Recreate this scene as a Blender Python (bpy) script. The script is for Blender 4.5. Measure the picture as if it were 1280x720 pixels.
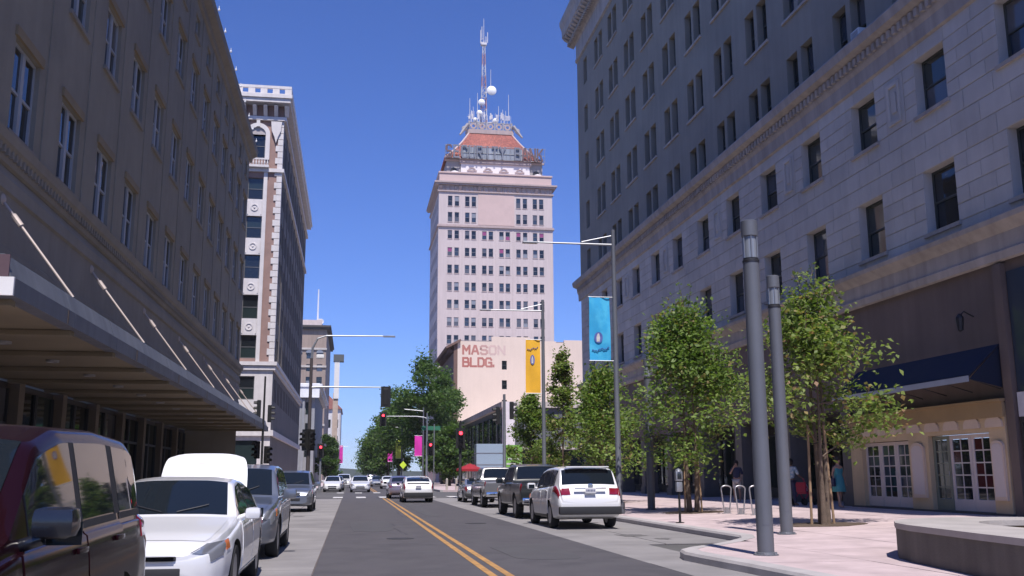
import bpy, bmesh, math, random
import numpy as np
from mathutils import Vector, Matrix
random.seed(7); rng = np.random.default_rng(7)
scene = bpy.context.scene
for o in list(bpy.data.objects): bpy.data.objects.remove(o)
R = math.radians
# ------------------------------------------------------------------ camera
cam_d = bpy.data.cameras.new("camera"); cam = bpy.data.objects.new("camera", cam_d)
scene.collection.objects.link(cam); scene.camera = cam
PITCH, YAW, ROLL = math.atan(234/1210), R(9.31), R(0.24)
cam_d.sensor_width = 36; cam_d.lens = 1210*36/1280; cam_d.clip_end = 4000; cam_d.clip_start = 0.05
fw = Vector((math.sin(YAW)*math.cos(PITCH), math.cos(YAW)*math.cos(PITCH), math.sin(PITCH)))
r0 = Vector((math.cos(YAW), -math.sin(YAW), 0)); u0 = r0.cross(fw)
rt = math.cos(ROLL)*r0 - math.sin(ROLL)*u0; upv = math.cos(ROLL)*u0 + math.sin(ROLL)*r0
cam.matrix_world = Matrix(((rt.x, upv.x, -fw.x, 0), (rt.y, upv.y, -fw.y, 0), (rt.z, upv.z, -fw.z, 1.48), (0, 0, 0, 1)))
# ------------------------------------------------------------------ sky, sun, exposure
SUN_EL, SUN_AZ = R(61), R(1.5)      # the sun stands behind the camera, a touch to its right
sun_dir = Vector((math.sin(SUN_AZ)*math.cos(SUN_EL), -math.cos(SUN_AZ)*math.cos(SUN_EL), math.sin(SUN_EL)))
world = bpy.data.worlds.new("World"); scene.world = world; world.use_nodes = True
wn = world.node_tree; bg = wn.nodes["Background"]
sky = wn.nodes.new("ShaderNodeTexSky"); sky.sky_type = 'NISHITA'; sky.sun_disc = False
sky.sun_elevation = SUN_EL; sky.sun_rotation = math.pi - SUN_AZ
sky.altitude = 0; sky.air_density = 1.0; sky.dust_density = 0.0; sky.ozone_density = 2.0
tint = wn.nodes.new("ShaderNodeVectorMath"); tint.operation = 'MULTIPLY'; tint.inputs[1].default_value = (0.50, 0.67, 1.24)   # cool white balance of the photograph
wn.links.new(sky.outputs[0], tint.inputs[0]); wn.links.new(tint.outputs[0], bg.inputs[0]); bg.inputs[1].default_value = 0.10
sun_d = bpy.data.lights.new("sun", 'SUN'); sun_d.energy = 4.6; sun_d.angle = R(0.53); sun_d.color = (1.0, 0.94, 0.90)
sun = bpy.data.objects.new("sun", sun_d); scene.collection.objects.link(sun)
sun.rotation_euler = sun_dir.to_track_quat('Z', 'Y').to_euler()
scene.view_settings.view_transform = 'Standard'; scene.view_settings.look = 'None'
scene.view_settings.gamma = 1.0; scene.view_settings.use_curve_mapping = False
scene.view_settings.exposure = 0.3
scene.render.engine = 'CYCLES'; scene.cycles.max_bounces = 6; scene.cycles.diffuse_bounces = 3
scene.cycles.transparent_max_bounces = 8; scene.cycles.use_denoising = True

# ------------------------------------------------------------------ materials
MATS = {}
def mat(name, col, rough=0.7, metal=0.0, var=0.15, vs=2.0, bump=0.0, bs=40.0, spec=0.5, coat=0.0, emit=0.0, streak=0.0, island=0.0, col2=None):
    """procedural surface: base colour broken up by two noises, optional rain streaks, fine bump"""
    if name in MATS: return MATS[name]
    m = bpy.data.materials.new(name); m.use_nodes = True; nt = m.node_tree; N = nt.nodes; L = nt.links
    b = N["Principled BSDF"]; b.inputs["Roughness"].default_value = rough; b.inputs["Metallic"].default_value = metal
    b.inputs["Specular IOR Level"].default_value = spec; b.inputs["Coat Weight"].default_value = coat; b.inputs["Coat Roughness"].default_value = 0.04
    c = (*col, 1)
    geo = N.new("ShaderNodeNewGeometry"); out = None
    if var > 0 or col2:
        n1 = N.new("ShaderNodeTexNoise"); n1.inputs["Scale"].default_value = vs*0.35; n1.inputs["Detail"].default_value = 6; n1.inputs["Roughness"].default_value = 0.65
        L.new(geo.outputs["Position"], n1.inputs["Vector"])
        mr = N.new("ShaderNodeMapRange"); mr.inputs[1].default_value = 0.3; mr.inputs[2].default_value = 0.7
        mr.inputs[3].default_value = 1-var; mr.inputs[4].default_value = 1+var
        L.new(n1.outputs[0], mr.inputs[0]); fac = mr.outputs[0]
        if streak > 0:
            mp = N.new("ShaderNodeMapping"); mp.inputs["Scale"].default_value = (2.2, 2.2, 0.12); L.new(geo.outputs["Position"], mp.inputs["Vector"])
            n2 = N.new("ShaderNodeTexNoise"); n2.inputs["Scale"].default_value = 1.3; n2.inputs["Detail"].default_value = 5; L.new(mp.outputs[0], n2.inputs["Vector"])
            m2 = N.new("ShaderNodeMapRange"); m2.inputs[1].default_value = 0.35; m2.inputs[2].default_value = 0.7; m2.inputs[3].default_value = 1.0; m2.inputs[4].default_value = 1-streak
            L.new(n2.outputs[0], m2.inputs[0]); mu = N.new("ShaderNodeMath"); mu.operation = 'MULTIPLY'
            L.new(fac, mu.inputs[0]); L.new(m2.outputs[0], mu.inputs[1]); fac = mu.outputs[0]
        if island > 0:
            oi = N.new("ShaderNodeObjectInfo"); ad = N.new("ShaderNodeMath"); ad.operation = 'ADD'
            L.new(oi.outputs["Random"], ad.inputs[0]); L.new(geo.outputs["Random Per Island"], ad.inputs[1])
            fr = N.new("ShaderNodeMath"); fr.operation = 'FRACT'; L.new(ad.outputs[0], fr.inputs[0])
            m3 = N.new("ShaderNodeMapRange"); m3.inputs[3].default_value = 1-island; m3.inputs[4].default_value = 1+island; L.new(fr.outputs[0], m3.inputs[0])
            mu = N.new("ShaderNodeMath"); mu.operation = 'MULTIPLY'; L.new(fac, mu.inputs[0]); L.new(m3.outputs[0], mu.inputs[1]); fac = mu.outputs[0]
        vm = N.new("ShaderNodeVectorMath"); vm.operation = 'SCALE'; vm.inputs[0].default_value = col; L.new(fac, vm.inputs["Scale"])
        out = vm.outputs[0]
        if col2:
            n4 = N.new("ShaderNodeTexNoise"); n4.inputs["Scale"].default_value = vs; n4.inputs["Detail"].default_value = 4; L.new(geo.outputs["Position"], n4.inputs["Vector"])
            m4 = N.new("ShaderNodeMapRange"); m4.inputs[1].default_value = 0.45; m4.inputs[2].default_value = 0.62; L.new(n4.outputs[0], m4.inputs[0])
            mx = N.new("ShaderNodeMix"); mx.data_type = 'RGBA'; L.new(m4.outputs[0], mx.inputs[0]); L.new(out, mx.inputs[6]); mx.inputs[7].default_value = (*col2, 1); out = mx.outputs[2]
        L.new(out, b.inputs["Base Color"])
        if rough > 0.25 and coat == 0:
            m5 = N.new("ShaderNodeMapRange"); m5.inputs[3].default_value = rough-0.12; m5.inputs[4].default_value = min(1, rough+0.12); L.new(n1.outputs[0], m5.inputs[0]); L.new(m5.outputs[0], b.inputs["Roughness"])
    else: b.inputs["Base Color"].default_value = c
    if bump > 0:
        n3 = N.new("ShaderNodeTexNoise"); n3.inputs["Scale"].default_value = bs; n3.inputs["Detail"].default_value = 4; L.new(geo.outputs["Position"], n3.inputs["Vector"])
        bp = N.new("ShaderNodeBump"); bp.inputs["Strength"].default_value = bump; bp.inputs["Distance"].default_value = 0.02
        L.new(n3.outputs[0], bp.inputs["Height"]); L.new(bp.outputs[0], b.inputs["Normal"])
    if emit > 0: b.inputs["Emission Color"].default_value = c; b.inputs["Emission Strength"].default_value = emit
    MATS[name] = m; return m
def glassmat(name, col, rough=0.03, wob=0.0):
    m = mat(name, col, rough, 0, 0, spec=0.8)
    if wob:
        N = m.node_tree.nodes; L = m.node_tree.links; g = N.new("ShaderNodeNewGeometry"); n = N.new("ShaderNodeTexNoise"); n.inputs["Scale"].default_value = 0.8
        L.new(g.outputs["Position"], n.inputs["Vector"]); bp = N.new("ShaderNodeBump"); bp.inputs["Strength"].default_value = wob; bp.inputs["Distance"].default_value = 0.05
        L.new(n.outputs[0], bp.inputs["Height"]); L.new(bp.outputs[0], N["Principled BSDF"].inputs["Normal"])
    return m
def leafmat(name, a, b_, dry=None):
    m = bpy.data.materials.new(name); m.use_nodes = True; nt = m.node_tree; N = nt.nodes; L = nt.links
    p = N["Principled BSDF"]; p.inputs["Roughness"].default_value = 0.55; p.inputs["Specular IOR Level"].default_value = 0.35
    g = N.new("ShaderNodeNewGeometry"); r = N.new("ShaderNodeValToRGB"); L.new(g.outputs["Random Per Island"], r.inputs[0])
    r.color_ramp.elements[0].color = (*a, 1); r.color_ramp.elements[1].color = (*b_, 1); r.color_ramp.elements[1].position = 0.85
    if dry: e = r.color_ramp.elements.new(0.97); e.color = (*dry, 1)
    L.new(r.outputs[0], p.inputs["Base Color"])
    t = N.new("ShaderNodeBsdfTranslucent"); vm = N.new("ShaderNodeVectorMath"); vm.operation = 'MULTIPLY'; vm.inputs[1].default_value = (1.3, 1.5, 0.7)
    L.new(r.outputs[0], vm.inputs[0]); L.new(vm.outputs[0], t.inputs[0])
    mx = N.new("ShaderNodeMixShader"); mx.inputs[0].default_value = 0.42; L.new(p.outputs[0], mx.inputs[1]); L.new(t.outputs[0], mx.inputs[2])
    L.new(mx.outputs[0], N["Material Output"].inputs[0]); return m

# ------------------------------------------------------------------ mesh helpers
COL = scene.collection
class MB:
    def __init__(s): s.v = []; s.f = []; s.m = []
    def face(s, pts, mi=0):
        n = len(s.v); s.v += [tuple(p) for p in pts]; s.f.append(tuple(range(n, n+len(pts)))); s.m.append(mi)
    def add(s, v, f, mi=0):
        n = len(s.v); s.v += [tuple(p) for p in v]
        for q in f: s.f.append(tuple(n+i for i in q)); s.m.append(mi)
        return s
    def box(s, x0, x1, y0, y1, z0, z1, mi=0, ch=0.0):
        if ch <= 0:
            v = [(x0,y0,z0),(x1,y0,z0),(x1,y1,z0),(x0,y1,z0),(x0,y0,z1),(x1,y0,z1),(x1,y1,z1),(x0,y1,z1)]
            return s.add(v, [(3,2,1,0),(4,5,6,7),(0,1,5,4),(1,2,6,5),(2,3,7,6),(3,0,4,7)], mi)
        bm = bmesh.new(); bmesh.ops.create_cube(bm, size=1)
        for w in bm.verts: w.co = Vector(((x0+x1)/2+w.co.x*(x1-x0), (y0+y1)/2+w.co.y*(y1-y0), (z0+z1)/2+w.co.z*(z1-z0)))
        bmesh.ops.bevel(bm, geom=bm.edges[:], offset=ch, segments=2, affect='EDGES', profile=0.6)
        bm.verts.index_update(); s.add([w.co[:] for w in bm.verts], [[w.index for w in q.verts] for q in bm.faces], mi); bm.free(); return s
    def tube(s, p0, p1, r0, r1=None, n=10, mi=0, cap=True):
        r1 = r0 if r1 is None else r1; p0 = Vector(p0); p1 = Vector(p1); d = (p1-p0)
        if d.length < 1e-6: return s
        d.normalize(); a = Vector((0,0,1)) if abs(d.z) < 0.9 else Vector((1,0,0)); u = d.cross(a).normalized(); w = d.cross(u)
        v = []
        for p, r in ((p0, r0), (p1, r1)):
            for i in range(n):
                t = 2*math.pi*i/n; v.append(p+u*(math.cos(t)*r)+w*(math.sin(t)*r))
        f = [(i, (i+1)%n, n+(i+1)%n, n+i) for i in range(n)]
        if cap: f += [tuple(range(n-1, -1, -1)), tuple(range(n, 2*n))]
        return s.add(v, f, mi)
    def path(s, pts, rad, n=8, mi=0, closed=False):
        pts = [Vector(p) for p in pts]; k = len(pts); rad = rad if isinstance(rad, (list, tuple)) else [rad]*k
        v = []; f = []
        pu = None
        for i, p in enumerate(pts):
            if closed: d = pts[(i+1)%k]-pts[i-1]
            else: d = pts[min(i+1, k-1)]-pts[max(i-1, 0)]
            d.normalize()
            if pu is None: a = Vector((0,0,1)) if abs(d.z) < 0.9 else Vector((1,0,0)); u = d.cross(a).normalized()
            else: u = (pu-d*pu.dot(d)).normalized()
            pu = u; w = d.cross(u)
            for j in range(n): t = 2*math.pi*j/n; v.append(p+u*(math.cos(t)*rad[i])+w*(math.sin(t)*rad[i]))
        for i in range(k if closed else k-1):
            i2 = (i+1)%k
            for j in range(n): f.append((i*n+j, i*n+(j+1)%n, i2*n+(j+1)%n, i2*n+j))
        if not closed: f += [tuple(range(n-1, -1, -1)), tuple((k-1)*n+j for j in range(n))]
        return s.add(v, f, mi)
    def lathe(s, prof, c=(0,0,0), n=24, axis='z', mi=0):
        v = []; f = []; c = Vector(c)
        for r, h in prof:
            for i in range(n):
                t = 2*math.pi*i/n; a, b = r*math.cos(t), r*math.sin(t)
                v.append(c+Vector({'z': (a, b, h), 'x': (h, a, b), 'y': (a, h, b)}[axis]))
        for k in range(len(prof)-1):
            for i in range(n): f.append((k*n+i, k*n+(i+1)%n, (k+1)*n+(i+1)%n, (k+1)*n+i))
        loop = prof[0] == prof[-1]
        if prof[0][0] > 1e-4 and not loop: f.append(tuple(range(n-1, -1, -1)))
        if prof[-1][0] > 1e-4 and not loop: f.append(tuple((len(prof)-1)*n+i for i in range(n)))
        return s.add(v, f, mi)
    def prism(s, poly, fn, d0, d1, mi=0):
        """extrude a 2-D outline: fn(a, b, d) -> point"""
        n = len(poly); v = [fn(a, b, d0) for a, b in poly]+[fn(a, b, d1) for a, b in poly]
        f = [tuple(range(n-1, -1, -1)), tuple(range(n, 2*n))]+[(i, (i+1)%n, n+(i+1)%n, n+i) for i in range(n)]
        return s.add(v, f, mi)
    def mesh(s, name, mats, smooth=None):
        me = bpy.data.meshes.new(name); me.from_pydata(s.v, [], s.f)
        for m in (mats if isinstance(mats, (list, tuple)) else [mats]): me.materials.append(m)
        if any(s.m): me.polygons.foreach_set("material_index", s.m)
        bm = bmesh.new(); bm.from_mesh(me); bmesh.ops.recalc_face_normals(bm, faces=bm.faces[:]); bm.to_mesh(me); bm.free()
        if smooth: me.shade_smooth(); me.set_sharp_from_angle(angle=R(smooth))
        me.update(); return me
    def build(s, name, mats, parent=None, smooth=None, loc=None, rz=0.0):
        return link(name, s.mesh(name, mats, smooth), parent, loc, rz)
def link(name, me, parent=None, loc=None, rz=0.0, inv=True):
    o = bpy.data.objects.new(name, me); COL.objects.link(o)
    if loc is not None: o.location = loc
    o.rotation_euler[2] = rz
    if parent is not None:
        o.parent = parent
        if inv and parent.type == 'EMPTY' and parent.get("worldparts"): o.matrix_parent_inverse = Matrix.Translation(-Vector(parent.location))
    return o
def tag(o, label, cat=None, group=None, kind=None):
    if label: o["label"] = label
    if cat: o["category"] = cat
    if group: o["group"] = group
    if kind: o["kind"] = kind
    return o
def thing(name, loc, label, cat, group=None, rz=0.0, world=False):
    """an Empty at the base of a thing; world=True: its parts are written in world coordinates"""
    o = bpy.data.objects.new(name, None); COL.objects.link(o); o.location = loc; o.rotation_euler[2] = rz; o.empty_display_size = 0.2
    if world: o["worldparts"] = 1
    return tag(o, label, cat, group)
def copy_tree(o, parent=None, **kw):
    c = o.copy(); COL.objects.link(c)
    if parent is not None: c.parent = parent
    for ch in o.children: copy_tree(ch, c)
    for k, v in kw.items(): setattr(c, k, v)
    return c
def struct(name, mb, m, parent=None, **k):
    o = mb.build(name, m, parent, **k)
    o["kind"] = "structure"
    return o
# facade frames: P(u, z, d) with u along the wall, d metres inwards
def PX(X, sgn): return lambda u, z, d=0.0: (X+sgn*d, u, z)       # sgn=+1: wall faces -X, inside is +X
def PY(Y): return lambda u, z, d=0.0: (u, Y+d, z)
def wall_mesh(mb, P, u0, u1, z0, z1, rects, depth, mi=0, mr=None):
    us = sorted({u0, u1, *[r[0] for r in rects], *[r[1] for r in rects]}); zs = sorted({z0, z1, *[r[2] for r in rects], *[r[3] for r in rects]})
    us = [u for u in us if u0 <= u <= u1]; zs = [z for z in zs if z0 <= z <= z1]
    for i in range(len(us)-1):
        uc = (us[i]+us[i+1])/2; col = [r for r in rects if r[0] < uc < r[1]]
        k = 0
        while k < len(zs)-1:
            zc = (zs[k]+zs[k+1])/2
            if any(r[2] < zc < r[3] for r in col): k += 1; continue
            e = k+1
            while e < len(zs)-1 and not any(r[2] < (zs[e]+zs[e+1])/2 < r[3] for r in col): e += 1
            mb.face([P(us[i], zs[k]), P(us[i+1], zs[k]), P(us[i+1], zs[e]), P(us[i], zs[e])], mi); k = e
    mr = mi if mr is None else mr
    for a, b, c, d in rects:
        for q in (((a,c),(a,d)), ((a,d),(b,d)), ((b,d),(b,c)), ((b,c),(a,c))):
            (ua, za), (ub, zb) = q; mb.face([P(ua, za, 0), P(ub, zb, 0), P(ub, zb, depth), P(ua, za, depth)], mr)
# ---- windows: local x across, faces local -y, origin at the sill's middle
WIN = {}
def win_mesh(w, h, style, fm):
    key = (round(w, 3), round(h, 3), style, fm.name)
    if key in WIN: return WIN[key]
    b = MB(); t = 0.07; hw = w/2
    b.box(-hw, -hw+t, -0.06, 0.04, 0, h); b.box(hw-t, hw, -0.06, 0.04, 0, h)
    b.box(-hw+t, hw-t, -0.06, 0.04, h-t, h); b.box(-hw+t, hw-t, -0.06, 0.04, 0, t*1.2)
    panes = []
    if style == 'dh':
        b.box(-hw+t, hw-t, -0.05, 0.03, h*0.48, h*0.48+0.06)
        panes = [(-hw+t, hw-t, t*1.2, h*0.48, 0.0), (-hw+t, hw-t, h*0.48+0.06, h-t, -0.025)]
    elif style == 'pair':
        b.box(-0.09, 0.09, -0.08, 0.05, t*1.2, h-t)
        for a, c in ((-hw+t, -0.09), (0.09, hw-t)):
            b.box(a, c, -0.05, 0.03, h*0.48, h*0.48+0.06)
            panes += [(a, c, t*1.2, h*0.48, 0.0), (a, c, h*0.48+0.06, h-t, -0.025)]
    elif style == 'one': panes = [(-hw+t, hw-t, t*1.2, h-t, 0.0)]
    WIN[key] = (b.mesh("window", fm), panes); return WIN[key]
PANE = {}
def pane_mesh(w, h, m):
    k = (round(w, 3), round(h, 3), m.name)
    if k not in PANE:
        b = MB(); b.box(-w/2, w/2, -0.006, 0.006, 0, h); PANE[k] = b.mesh("pane", m)
    return PANE[k]
SILL = {}
def add_window(th, w, h, style, fm, loc, rz, glasses, sill=None, head=None):
    me, panes = win_mesh(w, h, style, fm)
    o = link("window", me, th, loc, rz)
    for (a, c, z0, z1, d) in panes:
        g = random.choice(glasses); p = link("pane", pane_mesh(c-a-0.004, z1-z0-0.004, g), o, ((a+c)/2, d, z0+0.002))
        p.rotation_euler = (random.gauss(0, 0.006), 0, random.gauss(0, 0.008))
    for nm, spec, zz in (("sill", sill, 0), ("lintel", head, h)):
        if spec:
            ex, out, th_, m, dep = spec; k = (round(w, 3), nm, spec[:3], m.name, dep)
            if k not in SILL:
                b = MB(); z0, z1 = (-th_, 0) if nm == "sill" else (0, th_)
                b.box(-w/2-ex, w/2+ex, -dep-out, -dep+0.1, z0, z1); SILL[k] = b.mesh(nm, m)
            link(nm, SILL[k], o, (0, 0, zz+(-0.003 if nm == "sill" else 0.003)))
    return o
# ---- block letters from strokes on a 4 x 6 grid
LET = {'A': [[(0,0),(1.6,6),(2.4,6),(4,0)],[(0.8,2),(3.2,2)]], 'B': [[(0,0),(0,6),(3,6),(3.7,5.2),(3.7,3.8),(3,3.1),(0,3.1)],[(3,3.1),(4,2.4),(4,0.8),(3.2,0),(0,0)]],
 'C': [[(4,1.2),(3.2,0),(0.8,0),(0,1),(0,5),(0.8,6),(3.2,6),(4,4.8)]], 'D': [[(0,0),(0,6),(2.8,6),(4,4.8),(4,1.2),(2.8,0),(0,0)]], 'E': [[(4,0),(0,0),(0,6),(4,6)],[(0,3),(3,3)]],
 'G': [[(4,4.8),(3.2,6),(0.8,6),(0,5),(0,1),(0.8,0),(4,0),(4,2.8),(2.2,2.8)]], 'I': [[(2,0),(2,6)]], 'K': [[(0,0),(0,6)],[(4,6),(0,2.6)],[(1.4,3.6),(4,0)]],
 'L': [[(0,6),(0,0),(4,0)]], 'M': [[(0,0),(0,6),(2,2.5),(4,6),(4,0)]], 'N': [[(0,0),(0,6),(4,0),(4,6)]], 'O': [[(0,1),(0,5),(0.8,6),(3.2,6),(4,5),(4,1),(3.2,0),(0.8,0),(0,1)]],
 'R': [[(0,0),(0,6),(3.2,6),(4,5.2),(4,3.8),(3.2,3),(0,3)],[(2,3),(4,0)]], 'S': [[(4,5),(3.2,6),(0.8,6),(0,5.2),(0,3.8),(0.8,3.1),(3.2,3),(4,2.3),(4,0.9),(3.2,0),(0.8,0),(0,1)]],
 'T': [[(2,0),(2,6)],[(0,6),(4,6)]], 'U': [[(0,6),(0,1),(0.8,0),(3.2,0),(4,1),(4,6)]], 'Y': [[(0,6),(2,3),(4,6)],[(2,3),(2,0)]], '.': [[(0,0),(0,0.9)]]}
def letter_mb(ch, h, w, t, P, u0, z0, d0, d1):
    b = MB(); sx, sz = w/4, h/6; hh = t/2
    for st in LET[ch]:
        for (a, b2), (c, d) in zip(st[:-1], st[1:]):
            p = Vector((u0+a*sx, z0+b2*sz)); q = Vector((u0+c*sx, z0+d*sz)); e = (q-p); 
            if e.length < 1e-6: continue
            e.normalize(); n = Vector((-e.y, e.x))*hh; p = p-e*hh*0.8; q = q+e*hh*0.8
            b.prism([(p+n)[:], (q+n)[:], (q-n)[:], (p-n)[:]], lambda x, y, dd: P(x, y, dd), d0+random.random()*0.002, d1)
    return b
# ------------------------------------------------------------------ shared materials
asphalt = mat("asphalt", (0.074, 0.069, 0.076), 0.85, var=0.22, vs=1.6, bump=0.45, bs=60, col2=(0.083, 0.078, 0.084))
asphalt_old = mat("old_asphalt", (0.10, 0.096, 0.094), 0.88, var=0.2, vs=0.8, bump=0.3, bs=50)
concrete_lane = mat("lane_concrete", (0.235, 0.222, 0.22), 0.85, var=0.2, vs=1.6, bump=0.2, bs=50, island=0.07)
kerb_con = mat("kerb_concrete", (0.40, 0.375, 0.37), 0.85, var=0.16, vs=3, bump=0.2, bs=60)
paver = mat("pink_paving", (0.50, 0.40, 0.40), 0.85, var=0.18, vs=3.5, bump=0.2, bs=70, island=0.05)
paver_joint = mat("paving_joint", (0.16, 0.13, 0.125), 0.95, var=0.1)
yellow_paint = mat("yellow_paint", (0.44, 0.235, 0.07), 0.75, var=0.35, vs=9, bump=0.1, col2=(0.33, 0.19, 0.08))
white_paint = mat("white_paint", (0.62, 0.6, 0.58), 0.7, var=0.25, vs=6)
soil = mat("soil", (0.10, 0.07, 0.05), 0.95, var=0.3, vs=6, bump=0.6, bs=30)
galv = mat("galvanised_steel", (0.30, 0.31, 0.33), 0.45, 0.6, var=0.08)
grey_paint = mat("grey_pole_paint", (0.12, 0.128, 0.148), 0.5, 0.1, var=0.06)
dark_metal = mat("dark_metal", (0.03, 0.03, 0.035), 0.5, 0.3, var=0.1)
white_metal = mat("white_metal", (0.75, 0.75, 0.75), 0.4, 0, var=0.05)
black_glass = glassmat("dark_glass", (0.012, 0.015, 0.018), 0.03, 0.05)
green_glass = glassmat("green_glass", (0.02, 0.032, 0.032), 0.05, 0.06)
blue_glass = glassmat("blue_glass", (0.035, 0.05, 0.075), 0.04, 0.05)
blind_glass = glassmat("glass_over_blind", (0.24, 0.25, 0.27), 0.08, 0.03)
blind_dark = glassmat("glass_over_curtain", (0.10, 0.10, 0.11), 0.08, 0.03)
pink_glass = glassmat("glass_over_pink_curtain", (0.30, 0.07, 0.16), 0.1)
# ------------------------------------------------------------------ ground, road, pavements
KR, XRF, XLF = 8.6, 17.5, -7.2              # right kerb face, right facade, left facade
def zsw(x): return 0.15+0.024*max(0.0, x-8.9)
g = MB(); g.face([(-1500,-600,-0.03),(1500,-600,-0.03),(1500,3000,-0.03),(-1500,3000,-0.03)]); struct("ground", g, asphalt_old)
road = MB()
for i in range(70): road.face([(-0.54,-20+i*10,0),(5.05,-20+i*10,0),(5.05,-10+i*10,0),(-0.54,-10+i*10,0)])
road = struct("road", road, asphalt)
def lane(name, x0, x1, y0, y1, step):
    b = MB(); b.face([(x0,y0,-0.02),(x1,y0,-0.02),(x1,y1,-0.02),(x0,y1,-0.02)]); s = struct(name, b, paver_joint)
    y = y0
    while y < y1-0.5:
        e = min(y+step, y1); m = (x0+x1)/2 if (x1-x0) > 3 else None
        for a, c in (((x0, m), (m, x1)) if m else ((x0, x1),)):
            q = MB(); q.box(a+0.012, c-0.012, y+0.012, e-0.012, -0.10, -0.004+random.uniform(-0.002, 0.002)); q.build("concrete_slab", concrete_lane, s)
        y = e
lane("parking_lane_left", -4.0, -0.55, 3, 66, 4.5); lane("parking_lane_right", 5.06, 8.59, 21, 66, 4.5)
lane("parking_lane_near", 5.06, 6.4, 3, 21, 4.5)
# painted markings
def mark(name, x0, x1, y0, y1, m, n=1):
    b = MB(); b.box(x0, x1, y0, y1, 0.001, 0.005); return b.build(name, m, road)
mark("yellow_line", 2.08, 2.20, -20, 66.5, yellow_paint); mark("yellow_line", 2.33, 2.45, -20, 66.5, yellow_paint)
for x in (-1.2, 0.38, 1.98, 3.6, 5.2, 6.8): mark("crosswalk_bar", x, x+0.66, 68.2, 71.8, white_paint)
for x in (-1.2, 0.38, 1.98, 3.6, 5.2): mark("crosswalk_bar", x, x+0.6, 87, 90, white_paint)
mark("yellow_line", 2.08, 2.20, 92, 300, yellow_paint); mark("yellow_line", 2.33, 2.45, 92, 300, yellow_paint)
for (x, y, r) in ((1.2, 24, 0.33), (3.9, 31, 0.33)):
    b = MB(); b.lathe([(r, 0.001), (r, 0.006), (r*0.9, 0.008), (0.001, 0.008)], (x, y, 0), 20); b.build("manhole_cover", mat("manhole_iron", (0.055, 0.053, 0.055), 0.7, 0.4, bump=0.3), road)
for (x0, x1, y0, y1) in ((0.0, 1.3, 27, 33.5), (2.9, 4.3, 17.5, 21.5), (2.75, 3.3, 36, 58)):      # tar patches
    b = MB(); k = 16; P = [((x0+x1)/2+math.copysign(abs(math.cos(2*math.pi*i/k))**0.5, math.cos(2*math.pi*i/k))*(x1-x0)/2*random.uniform(0.9, 1.05), (y0+y1)/2+math.copysign(abs(math.sin(2*math.pi*i/k))**0.5, math.sin(2*math.pi*i/k))*(y1-y0)/2*random.uniform(0.9, 1.05)) for i in range(k)]
    b.prism(P, lambda a, c, d: (a, c, d), 0.001, 0.004); b.build("tar_patch", mat("tar_patch", (0.076, 0.073, 0.077), 0.8, var=0.12, vs=3, bump=0.3, bs=60), road)
tarm = mat("crack_sealant", (0.04, 0.038, 0.042), 0.6, var=0.2)
for k in range(4):                                        # sealed cracks wandering over the asphalt
    x = random.uniform(-0.3, 4.8); y = random.uniform(13, 60); pts = []; b = MB(); along = True
    for i in range(26):
        pts.append((min(4.95, max(-0.45, x)), y)); x += random.gauss(0, 0.03) if along else random.uniform(0.05, 0.16); y += random.uniform(0.15, 0.35) if along else random.gauss(0, 0.07)
    for (p, q_) in zip(pts[:-1], pts[1:]):
        w = random.uniform(0.005, 0.011); d = (Vector(q_)-Vector(p)); n_ = Vector((-d.y, d.x)).normalized()*w; b.face([(p[0]+n_.x, p[1]+n_.y, 0.0035), (q_[0]+n_.x, q_[1]+n_.y, 0.0035), (q_[0]-n_.x, q_[1]-n_.y, 0.0035), (p[0]-n_.x, p[1]-n_.y, 0.0035)])
    b.build("crack_seal", tarm, road)
stain = mat("oil_stain", (0.13, 0.122, 0.12), 0.7, var=0.35, vs=5)
for (x, y, r) in ((-2.1, 27.5, 0.5), (-2.4, 33, 0.7), (-1.9, 38, 0.35), (6.9, 24, 0.6), (7.3, 22.6, 0.3), (-2.3, 51, 0.6), (6.5, 41, 0.5), (7.0, 33, 0.4)):
    b = MB(); P_ = [(x+r*random.uniform(0.55, 1.1)*math.cos(t)*0.7, y+r*random.uniform(0.55, 1.1)*math.sin(t)) for t in np.linspace(0, 2*math.pi, 22)[:-1]]; b.face([(a, c, 0.0005) for a, c in P_]); b.build("oil_stain", stain, road)
# near right pavement with its bulb-out
edge = [(6.55, 3), (6.3, 8), (6.15, 12), (6.0, 14.5), (5.85, 16.2), (5.82, 16.9), (5.95, 17.5), (6.3, 18.0), (6.9, 18.55), (7.6, 19.4), (8.3, 20.4), (8.6, 21.2), (8.6, 30), (8.6, 45), (8.6, 60), (8.4, 64), (7.6, 67.5), (7.5, 69)]
def offs(poly, d):
    out = []
    for i, p in enumerate(poly):
        a = Vector(poly[max(i-1, 0)]); b = Vector(poly[min(i+1, len(poly)-1)]); t = (b-a).normalized(); out.append((p[0]+t.y*d, p[1]-t.x*d))
    return out
inner = offs(edge, 0.32)
kb = MB()
prof = [(0.0, -0.05), (0.0, 0.10), (0.03, 0.145), (0.08, 0.153), (0.315, 0.153)]
lines = [[(x, y, z) for (x, y) in offs(edge, d)] for d, z in prof]
for k in range(len(prof)-1):
    for i in range(len(edge)-1): kb.face([lines[k][i], lines[k][i+1], lines[k+1][i+1], lines[k+1][i]])
struct("kerb_right", kb, kerb_con, smooth=50)
poly = inner+[(XRF+3, 73), (XRF+3, 3)]
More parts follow.
